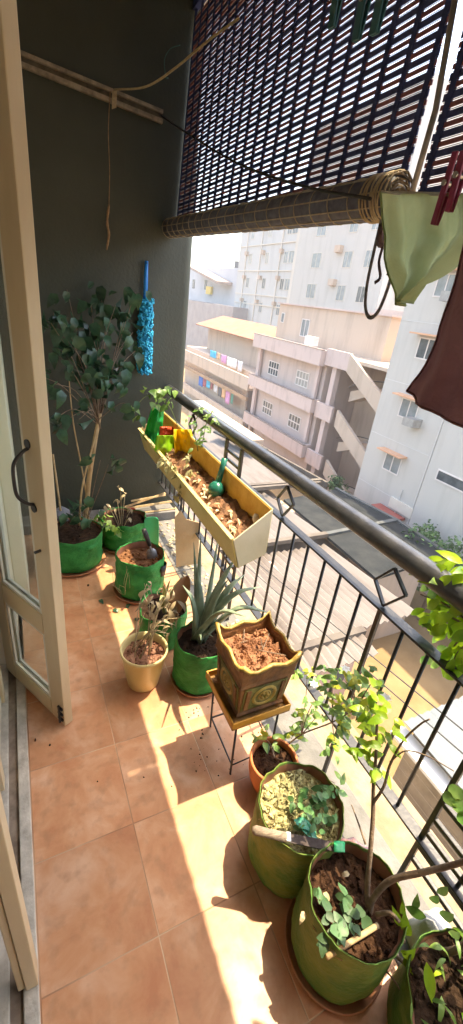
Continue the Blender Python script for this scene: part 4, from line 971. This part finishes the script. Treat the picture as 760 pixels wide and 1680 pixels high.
m_wb = mat('white_facade', (.41, .385, .34), (.49, .46, .415), 1.1, .85, .05, 20, stretch=(1, 1, .12), lo=.25, hi=.5)
m_wbt = mat('white_facade_trim', (.55, .53, .50), (.6, .58, .55), 1, .85)
m_pink = mat('pink_facade', (.36, .285, .25), (.50, .405, .36), 1.0, .85, stretch=(1, 1, .15), lo=.25, hi=.5)
m_pinkd = mat('pink_band', (.37, .285, .25), (.54, .425, .38), 1.2, .85, stretch=(1, 1, .3), lo=.22, hi=.48)
m_peach = mat('peach_facade', (.36, .275, .21), (.51, .40, .31), .9, .85, stretch=(1, 1, .15), lo=.25, hi=.5)
m_tow = mat('tower_facade', (.40, .385, .355), (.50, .485, .455), .7, .85, stretch=(1, 1, .12), lo=.25, hi=.5)
m_towc = mat('tower_cream_band', (.56, .50, .42), (.62, .56, .48), .3, .85)
m_win = mat('dark_glass', (.05, .06, .065), (.11, .12, .125), 2, .15)
m_winl = mat('grey_glass', (.16, .18, .18), (.26, .28, .28), 1.4, .2)
m_grill = mat('pale_grille', (.62, .56, .52), (.68, .62, .58), 2, .7)
m_awn = mat('orange_awning', (.58, .30, .17), (.66, .38, .23), 2, .8)
m_gry = mat('grey_metal_roof', (.020, .023, .025), (.036, .038, .038), 1.6, .9, .2, 10, spec=.1)
m_corr = mat('beige_sheet_roof', (.105, .08, .062), (.20, .17, .147), 1.2, .75, .1, 8, stretch=(1, .18, 1), lo=.25, hi=.55)
m_corrd = mat('roof_ridge_cap', (.07, .055, .045), (.12, .10, .08), 1, .8)
m_brick = mat('blockwork', (.20, .165, .13), (.30, .25, .20), 1.5, .9, .4, 9)
m_blu = mat('blue_tank', (.03, .22, .55), (.05, .28, .6), 2, .5)

def window(par, X, yc, zc, w, h, panes=2, glass=m_win, bars=False, awn=False, frame=m_grill):
    """a window on a facade that looks towards -x"""
    b = MB(); fw = .07
    b.box(X-.05, X+.02, yc-w/2, yc+w/2, zc-h/2, zc-h/2+fw).box(X-.05, X+.02, yc-w/2, yc+w/2, zc+h/2-fw, zc+h/2)
    for k in range(panes+1):
        y = yc-w/2+fw/2+(w-fw)*k/panes; b.box(X-.045, X+.02, y-fw/2, y+fw/2, zc-h/2+fw+.002, zc+h/2-fw-.002)
    if bars: b.box(X-.04, X+.02, yc-w/2+fw, yc+w/2-fw, zc-.05, zc+.05)
    fr = b.build('window', frame, par)
    gl = glass if rnd(0, 1) < .55 else random.choice([m_win, m_winl, mat('curtain_glass', (.30, .29, .26), (.36, .34, .3), 1.5, .25)])
    MB().box(X-.02, X+.015, yc-w/2+.04, yc+w/2-.04, zc-h/2+.04, zc+h/2-.04).build('pane', gl, fr)
    if awn: MB().box(X-.65, X-.002, yc-w/2-.28, yc+w/2+.28, zc+h/2+.12, zc+h/2+.2).build('awning', m_awn, par)

# white apartment house on the right
W = thing('apartment_house', (20, 5, GZ), 'plain white apartment house with orange awnings behind the maroon cloth', 'building')
MB().box(20, 34, -14, 19.75, GZ, 5.0).build('wall', m_wb, W)
MB().box(19.82, 19.998, -14, 14.75, GZ, 5.15).build('projecting_bay', m_wb, W)
b = MB()
for z in (-8.0, -4.75, -1.5, 1.75): MB().box(19.985, 19.997, 14.78, 19.7, z, z+.03).build('floor_line', m_wbt, W)
MB().tube([(19.93, 14.90, GZ), (19.93, 14.90, 4.9)], .045, 8).tube([(19.93, 16.0, GZ), (19.93, 16.0, -7.2)], .03, 8).build('drain_pipe', m_wbt, W)
for z in (-6.06, -2.75, .5, 3.55): window(W, 20, 17.35, z, 1.32, 1.1, 2, m_winl, False, True)
for z in (-5.4, -1.9, 1.4): window(W, 19.82, 13.1, z, 2.0, .62, 1, m_winl)
window(W, 19.82, 14.0, -9.3, 1.1, .7, 1, m_win)
for (y, z) in ((9.5, -6), (9.5, -2.7), (9.5, .5), (5.5, -6), (5.5, -2.7), (5.5, .5)): window(W, 19.82, y, z, 1.3, 1.1, 2, m_winl, False, True)
for z in (-2.75, 3.55):
    MB().box(19.3, 19.99, 16.2, 16.95, z-.75, z-.3).build('cooling_unit', mat('unit_grey', (.26, .24, .22), (.36, .34, .3), 3, .7), W)
sg = MB().box(19.2, 19.985, 15.2, 17.3, -8.86, -8.72).build('porch_roof', mat('porch_red', (.30, .07, .05), (.36, .1, .07), 3, .7), W)
MB().box(19.86, 19.98, 14.8, 16.6, -8.55, -7.9).build('name_board', mat('name_board_cream', (.62, .55, .45), (.66, .6, .5), 2, .8), W)

# pink house
P = thing('pink_house', (21, 33, GZ), 'pink house with long parapets, dark grille windows and a side staircase', 'building')
MB().box(21.9, 33, 27.9, 38.6, GZ, -1.2).build('wall', m_pink, P)
for z0, z1 in ((-2.1, -.95), (-5.75, -4.7), (-9.6, -8.5)):
    MB().box(21.0, 21.22, 27.8, 38.9, z0, z1).build('parapet', m_pinkd, P)
    MB().box(21.22, 21.9, 27.8, 38.9, z0, z0+.22).box(21.22, 21.9, 27.8, 28.02, z0+.22, z1).build('balcony_slab', m_pinkd, P)
    MB().box(20.97, 21.25, 27.75, 38.95, z1+.002, z1+.06).build('coping', mat('coping_grey', (.22, .17, .15), (.3, .24, .2), 2, .8), P)
for z in (-3.65, -7.4):
    for y in (35.4, 30.6): window(P, 21.9, y*1.02-.3, z, 1.9, 1.25, 4, m_win, True)
MB().box(21.5, 21.75, 38.0, 38.5, GZ, -2.11).build('pillar', m_pinkd, P)
MB().box(21.5, 21.75, 28.3, 28.7, -8.4, -2.11).build('pillar', m_pinkd, P)
MB().box(24.2, 33, 24.8, 40.2, -1.2, 1.9).build('roof_room', m_peach, P)
MB().box(24.0, 33.2, 24.6, 40.4, 1.902, 2.02).build('roof_slab', m_pinkd, P)
window(P, 24.2, 35.2, .15, 1.3, 1.5, 2, m_winl); window(P, 24.2, 39.3, .7, .6, .9, 1, m_winl)
MB().box(22.3, 22.9, 31.0, 32.2, -.98, -.3).build('cooling_unit', mat('unit_pale', (.6, .58, .55), (.66, .64, .6), 3, .6), P)
# stair tower
for z in (-1.95, -5.95, -9.9): MB().box(21.4, 21.62, 24.95 if z > -2 else 25.6, 27.7, z, z+1.2).build('stair_landing', m_pinkd, P)
MB().box(21.65, 22.1, 26.4, 26.9, GZ, -1.2).build('stair_column', m_pinkd, P)
for z in (-1.95, -5.95, -9.9):
    MB().poly([(21.36, 24.95, z-.05), (21.36, 24.95, z+1.18), (21.36, 20.6, z-1.05), (21.36, 20.6, z-2.25)], (.22, 0, 0)).build('stair_flight', m_peach, P)
    MB().poly([(22.6, 25.4, z-2.3), (22.6, 25.4, z-1.5), (22.6, 23.2, z-.75), (22.6, 20.8, z-.45), (22.6, 20.8, z-1.0), (22.6, 23.2, z-1.3)], (1.2, 0, 0)).build('stair_flight', m_peach, P)
    MB().tube(bez([(22.4, 25.5, z-1.2), (22.4, 24.2, z-.6), (22.4, 23.0, z-.3), (22.4, 21.4, z-.1)], 5), .04, 6).build('hand_rail', m_corrd, P)
MB().box(25.5, 33, 18, 27.85, GZ, -1.25).build('back_wall', m_peach, P)
for z in (-3.4, -7.2): window(P, 25.5, 24.2, z, 1.3, 1.0, 3, m_win)
MB().box(21.65, 25.49, 19.5, 27.65, -1.35, -1.12).build('stair_roof', m_peach, P)
# house behind the stairs, with its own laundry terrace
Q = thing('rear_house', (30, 24, GZ), 'small pale pink house behind the staircase with a blue roof tank', 'building')
MB().box(34.5, 44, 24, 38, GZ, 2.6).build('wall', m_pink, Q)
window(Q, 34.5, 31.2, 1.0, 2.0, 1.6, 3, m_win); MB().box(34.0, 34.5, 25, 37, -1.4, -.6).build('parapet', m_wb, Q)
MB().tube([(36, 29.6, 2.6), (36, 29.6, 5.0)], .9, 20).build('roof_tank', m_blu, Q)

# left house with laundry
H = thing('laundry_house', (21, 47, GZ), 'peach house on the left with an orange roof and two laundry balconies', 'building')
MB().box(22.6, 33, 39.05, 62, GZ, -5.0).build('wall', m_peach, H)
for z0, z1 in ((-6.45, -5.15), (-10.4, -9.5)):
    MB().box(21.1, 21.3, 39.0, 62, z0, z1).build('parapet', m_peach, H); MB().box(21.3, 22.6, 39.0, 62, z0, z0+.2).build('balcony_slab', m_peach, H)
MB().box(21.1, 21.35, 39.0, 62, -7.5, -7.1).build('sunshade', mat('brown_shade', (.32, .2, .12), (.4, .27, .17), 1, .8), H)
MB().box(21.3, 22.55, 39.1, 39.4, -9.5, -6.45).build('end_wall', mat('brown_wall', (.2, .15, .12), (.27, .2, .16), 1, .9), H)
MB().box(25, 33, 39.2, 60, -5.0, -1.7).build('roof_room', m_peach, H)
window(H, 25, 41.2, -3.4, 1.2, 1.6, 2, m_win)
MB().poly([(23.4, 38.9, -2.0), (23.4, 61, -2.0), (27.5, 61, -.6), (27.5, 38.9, -.6)], (0, 0, .12)).build('tiled_roof', mat('orange_roof', (.26, .105, .055), (.34, .16, .09), 1, .8), H)
lc = [(.05, .14, .45), (.30, .10, .12), (.05, .35, .55), (.5, .5, .52), (.12, .12, .13), (.55, .35, .2), (.5, .25, .42), (.1, .25, .2), (.6, .6, .6)]
def laundry(x, y, z, w, h, c, lab):
    g = [[Vector((x+.06*math.sin(i*2+y), y+w*i/5, z-h*j/4+(.03*math.sin(i*1.3) if j == 0 else 0))) for i in range(6)] for j in range(5)]
    o = MB().sheet(g).build('laundry', mat('laundry_%d' % lc.index(c), c, tuple(min(1, k*1.3) for k in c), 2, .9), None, smooth=True, solid=.02)
    tag(o, lab, 'laundry', 'laundry on the far balconies')
cname = ['navy blue', 'dark red', 'sky blue', 'light grey', 'black', 'tan', 'mauve', 'dark green', 'white']
pos = ['far left', 'left', 'middle', 'right', 'far right']
yy = 53.6
for k, (ci, w, h) in enumerate(((0, 1.3, 1.3), (1, .8, 1.1), (2, 1.2, 1.0), (1, .6, .9), (3, 1.3, 1.0), (4, .9, 1.2), (5, .8, 1.1), (6, 1.1, 1.5), (7, .7, 1.2))):
    side_ = 'between the navy and the sky blue pieces' if k == 1 else ('between the sky blue and light grey pieces' if k == 3 else 'on the lower balcony line of the peach house')
    laundry(21.6, yy-w, -7.6, w, h, lc[ci], cname[ci]+' laundry '+side_); yy -= w+.25
yy = 52.0
for k, (ci, w, h) in enumerate(((2, 1.8, .8), (5, .9, .7), (6, 1.5, .9), (8, 2.4, 1.0), (3, 1.2, 1.1))):
    laundry(22.2, yy-w, -4.2, w, h, lc[ci], cname[ci]+' washing spread on the upper terrace of the peach house'); yy -= w+.35

# tower block
T = thing('tower_block', (40, 66, GZ), 'tall pale tower block of many storeys rising behind the pink house', 'building')
MB().box(41.2, 56, 63.9, 86.5, GZ, 14.2).build('wall', m_tow, T)
MB().box(40.0, 55, 44, 63.9, GZ, 24).build('wall', m_wb, T)
MB().box(40.6, 41.198, 63.91, 65.6, GZ, 14.6).build('pilaster', m_towc, T)
b = MB()
for z in (-6.4, -2.4, 1.4, 3.0, 6.9, 10.9): b.box(41.05, 41.198, 65.62, 86.3, z, z+.18)
b.build('string_course', m_towc, T)
b = MB()
for y in (83.2, 77.5, 70.5): b.box(41.02, 41.197, y, y+.25, GZ, 14.1)
b.build('down_pipe', m_towc, T)
for z in (12.9, 8.9, 5.0, 1.1, -2.8):
    for y, w in ((81.6, 1.2), (75.2, 1.2), (68.9, 1.2), (67.2, 1.6)): 
        window(T, 41.2, y, z, w, 1.7, 2, m_winl, frame=m_towc); 
        if w < 1.5: MB().box(40.7, 41.19, y+.9, y+1.7, z+.6, z+1.2).build('cooling_unit', mat('unit_rust', (.45, .33, .24), (.52, .4, .3), 2, .8), T)
for z in (15.8, 12.0, 8.1, 4.2, .3):
    for y, w in ((58.4, 2.2), (51.4, 1.7), (47.3, 1.6)):
        window(T, 40.0, y, z, w, 1.9, 2, m_winl, frame=m_towc)
    MB().box(39.4, 39.99, 52.7, 53.9, z+.8, z+1.6).build('cooling_unit', mat('unit_rust', (.45, .33, .24)), T)
# grey houses far left
G = thing('grey_house', (40, 100, GZ), 'flat roofed grey house with a sloping porch roof at the far left', 'building')
MB().box(42, 60, 88, 140, GZ, 7.6).build('wall', mat('grey_house', (.42, .42, .43), (.48, .48, .49), .3, .9), G)
MB().poly([(38.5, 90, 4.3), (38.5, 108, 7.2), (44, 108, 7.4), (44, 90, 4.5)], (0, 0, .5)).build('porch_roof', mat('brown_porch', (.30, .22, .18), (.38, .29, .24), .4, .9), G)
MB().box(38, 42, 80, 125, GZ, .6).build('lower_wall', mat('grey_brown_block', (.30, .26, .25), (.37, .33, .31), .5, .9), G)
for y in (112, 104): MB().box(41.9, 42.01, y, y+1.5, 3.2, 5.2).build('window', m_win, G)
MB().box(41.4, 41.9, 100, 103, 2.3, 3.9).build('yellow_awning', mat('yellow_awning', (.7, .5, .1), (.75, .56, .15), 1, .8), G)
MB().tube([(44, 92, 7.6), (44, 92, 9.0)], 1.0, 16).build('roof_tank', mat('black_tank', (.06, .06, .07), (.1, .1, .1), 2, .6), G)

# market shed with sheet roofs
S = thing('long_shed', (11, 16, GZ), 'long beige corrugated sheet roof of the low sheds across the lane', 'shed')
SZ_ = -7.5; kx = (HCAM-SZ_)/(HCAM+5.5)
def corr(b, x0, x1, y0, y1, za, zb, pitch=.30, amp=.06):
    n = int((x1-x0)/pitch*4); g = []
    for j in range(2):
        y, z = (y0, za) if j == 0 else (y1, zb)
        g.append([Vector((x0+(x1-x0)*i/n, y, z+amp*(1, 0, -1, 0)[i % 4])) for i in range(n+1)])
    b.sheet(g)
secs = [(7.2, 12.6, SZ_+.0, SZ_-.25), (12.8, 18.0, SZ_+.05, SZ_-.35), (18.2, 30, SZ_+.0, SZ_-.5)]
b = MB(); corr(b, 3.6, 9.1, 6.25, 7.0, SZ_+.05, SZ_+.15); corr(b, 3.6, 11.9, 7.25, 12.6, SZ_+.15, SZ_-.25); corr(b, 3.6, 11.9, 12.85, 18.2, SZ_+.15, SZ_-.25); corr(b, 3.6, 14.9, 18.5, 31, SZ_+.15, SZ_-.45)
b.build('sheet_roof', m_corr, S, solid=.02)
b = MB()
for y, x1 in ((7.12, 9.2), (12.72, 11.9), (18.35, 15.7)): MB().box(3.6, x1, y-.12, y+.12, SZ_+.12, SZ_+.30).build('ridge_cap', m_corrd, S)
MB().bar((15.8, 17.9, SZ_+.1), (14.6, 31, SZ_-.1), .16, .35).build('gutter', m_corrd, S); MB().bar((15.2, 17.8, SZ_+.3), (9, 17.8, SZ_+.3), .2, .2).build('ridge_cap', m_corrd, S)
MB().box(4, 8.6, 6.6, 6.8, GZ, SZ_-.02).box(8.4, 8.6, 6.8, 12, GZ, SZ_-.2).build('wall', mat('shed_pink_wall', (.46, .30, .24), (.54, .38, .31), .8, .9), S)
MB().box(6.3, 7.2, 6.52, 6.598, GZ+.3, SZ_-.6).build('door', mat('shed_blue_door', (.22, .27, .36), (.28, .33, .42), 2, .6), S)
MB().box(7.8, 8.3, 6.54, 6.598, SZ_-1.1, SZ_-.7).build('window', m_win, S)
MB().box(4, 13, 12, 30, GZ, SZ_-.8).build('inner_block', m_peach, S)
D = thing('grey_roofed_shed', (16, 14, GZ), 'flat shed with two dark grey roof panels beside the white house', 'shed')
a1, a2, a3 = PZ(549, 806, SZ_), PZ(648, 858, SZ_), PZ(730, 914, SZ_)
MB().poly([a1, a2+Vector((0, .08, 0)), Vector((12.0, a2.y-.2, SZ_)), Vector((12.0, a1.y-.6, SZ_))], (0, 0, .12)).build('roof_panel', m_gry, D)
MB().poly([a2+Vector((0, -.08, 0)), a3, Vector((12.0, a3.y-.4, SZ_-.1)), Vector((12.0, a2.y-.4, SZ_-.05))], (0, 0, .12)).build('roof_panel', m_gry, D)
b = MB(); b.bar(a1+Vector((.1, .1, .1)), a2+Vector((.1, 0, .1)), .2, .2); b.bar(a2+Vector((.1, 0, .1)), a3+Vector((.1, -.1, .1)), .2, .2); b.bar(a2+Vector((0, 0, .16)), Vector((12.0, a2.y-.3, SZ_+.14)), .22, .14)
b.build('roof_edge', mat('roof_edge_grey', (.05, .055, .055), (.08, .085, .085), 2, .7), D)
MB().box(12.9, 15.8, a3.y+.3, a1.y-.6, GZ, SZ_-.13).build('wall', m_peach, D)
L2 = thing('slate_lean_to', (13, 27, GZ), 'slate grey flat roof strip in front of the pink house', 'shed')
MB().poly([PZ(365, 704, SZ_+.4), PZ(440, 740, SZ_+.4), PZ(415, 742, SZ_+.4), PZ(350, 710, SZ_+.4)], (0, 0, .12)).build('roof_panel', mat('slate_roof', (.03, .034, .037), (.05, .054, .058), 1.2, .9, spec=.1), L2)
MB().box(14.5, 16, 26, 38, GZ, SZ_+.2).build('wall', m_peach, L2)

# white sheet roofed house, bottom right
K = thing('white_roofed_house', (9, 3, GZ), 'blockwork house with a pale blue white corrugated roof below the railing', 'house')
rz = -8.0; c0 = PZ(655, 1190, rz); c1 = PZ(762, 1140, rz); 
b = MB(); corr(b, 8.5, 14, -6, 4.45, rz-.25, rz, .3, .04); b.build('sheet_roof', mat('pale_blue_sheet', (.12, .14, .15), (.18, .195, .205), .7, .6), K, solid=.02)
MB().box(8.75, 13.8, -5.8, 4.2, GZ, rz-.1).build('wall', m_brick, K)
MB().box(8.2, 8.7, -6, 4.5, rz-.38, rz-.28).build('eave_board', m_wbt, K)
b = MB()
for k in range(9): b.box(8.742, 8.749, -5.8, 4.2, GZ+.3+k*.4, GZ+.33+k*.4)
b.build('mortar_line', mat('mortar', (.30, .26, .21), (.36, .31, .26), 2, .9), K)
V = thing('compound_wall', (6.5, 2, GZ), 'low cement compound wall with a rough top beside the dirt lane', 'wall')
MB().box(5.2, 5.5, -8, 4.5, GZ, GZ+2.6).build('panel', m_brick, V)
MB().box(5.15, 5.55, -8, 4.6, GZ+2.6, GZ+2.72).build('coping', m_conc, V)

# trees beside the white house
m_tl = mat('far_tree_leaf', (.035, .085, .03), (.09, .16, .05), .9, .7, trans=.3, shuffle=True)
def tree(x, y, h, r, lab, n=900):
    t = thing('bushy_tree', (x, y, GZ), lab, 'tree', 'trees between the shed and the white house')
    MB().tube([(x, y, GZ), (x+.1, y, GZ+h*.5), (x+.05, y+.1, GZ+h*.8)], [.16, .12, .05], 8).tube([(x+.1, y, GZ+h*.5), (x-.5, y-.4, GZ+h*.8)], [.07, .03], 6).tube([(x+.1, y, GZ+h*.45), (x+.5, y+.5, GZ+h*.8)], [.07, .03], 6).build('trunk', m_bark, t)
    b = MB(); cl = [(x+rnd(-r, r)*.7, y+rnd(-r, r)*.7, GZ+h*.75+rnd(-r, r)*.6, rnd(.35, .6)*r) for _ in range(9)]
    for _ in range(n):
        q = random.choice(cl); v = Vector((random.gauss(0, 1), random.gauss(0, 1), random.gauss(0, 1))).normalized()*q[3]*rnd(.6, 1.05)
        b.leaf(Vector(q[:3])+v, (rnd(-1, 1), rnd(-1, 1), rnd(-.8, .3)), (rnd(-.5, .5), rnd(-.5, .5), 1), rnd(.18, .32), rnd(.12, .2), .3, .2, 'oval', 2)
    b.build('crown', m_tl, t, recalc=False)
tree(17.6, 10.6, 5.0, 1.7, 'rounded green tree nearest the white house bay'); tree(17.4, 7.9, 5.2, 1.9, 'wide green tree at the right frame edge'); tree(18.2, 12.6, 4.4, 1.1, 'small green tree by the white house wall')
tree(20.2, 21.6, 3.6, .8, 'small shrub tree under the side staircase', 400)

# cables
for i, (a, e, lab) in enumerate(((PX(425, 925, 6), PX(790, 1222, 5), 'upper of the two power cables crossing the lane'), (PX(424, 945, 6), PX(790, 1262, 5), 'lower of the two power cables crossing the lane'))):
    d = (e-a); a2, e2 = a-d*6, e+d*3
    pts = [a2.lerp(e2, k/40)+Vector((0, 0, .25*((k/40-.5)**2-.06))) for k in range(41)]
    tag(MB().tube(pts, .011, 6).build('power_cable', mat('cable_black', (.03, .03, .03), (.05, .05, .05), 3, .7)), lab, 'cable', 'power cables')

# ------------------------------------------------------------------ air
hm = bpy.data.materials.new('haze_air'); hm.use_nodes = True
hn = hm.node_tree; hn.nodes.remove(hn.nodes['Principled BSDF'])
pv = hn.nodes.new('ShaderNodeVolumePrincipled'); pv.inputs['Color'].default_value = (.92, .95, 1, 1); pv.inputs['Density'].default_value = HAZE; pv.inputs['Anisotropy'].default_value = .3
hn.links.new(pv.outputs[0], hn.nodes['Material Output'].inputs['Volume'])
tag(MB().box(-30, 450, -290, 450, GZ-1.5, 30).build('haze', hm), kind='stuff')

# ------------------------------------------------------------------ light
SD = Vector((-.332, -.035, -1)).normalized()
el = math.asin(-SD.z); az = math.atan2(-SD.x, -SD.y)     # compass angle from +y towards +x
w = bpy.data.worlds.new('World'); scene.world = w; w.use_nodes = True
nt = w.node_tree; bg = nt.nodes['Background']; sk = nt.nodes.new('ShaderNodeTexSky'); sk.sky_type = 'NISHITA'
sk.sun_disc = False; sk.sun_elevation = el; sk.sun_rotation = az; sk.air_density = 1.2; sk.dust_density = 6.0; sk.altitude = 900
nt.links.new(sk.outputs[0], bg.inputs[0]); bg.inputs[1].default_value = .15
sl = bpy.data.lights.new('sun', 'SUN'); sl.energy = 2.0; sl.angle = R_(.55); sl.color = (1, .90, .70)
so = bpy.data.objects.new('sun', sl); COL.objects.link(so); so.rotation_euler = SD.to_track_quat('-Z', 'Y').to_euler()
so.location = (5, 0, 12)
scene.view_settings.view_transform = 'Standard'; scene.view_settings.look = 'None'
scene.view_settings.exposure = 2.6
scene.view_settings.use_white_balance = True; scene.view_settings.white_balance_temperature = 7400; scene.view_settings.gamma = 1
cy = scene.cycles
cy.max_bounces = 8; cy.diffuse_bounces = 5; cy.glossy_bounces = 3; cy.transmission_bounces = 4; cy.transparent_max_bounces = 8
cy.sample_clamp_indirect = 6; cy.use_denoising = True
cy.caustics_reflective = False; cy.caustics_refractive = False
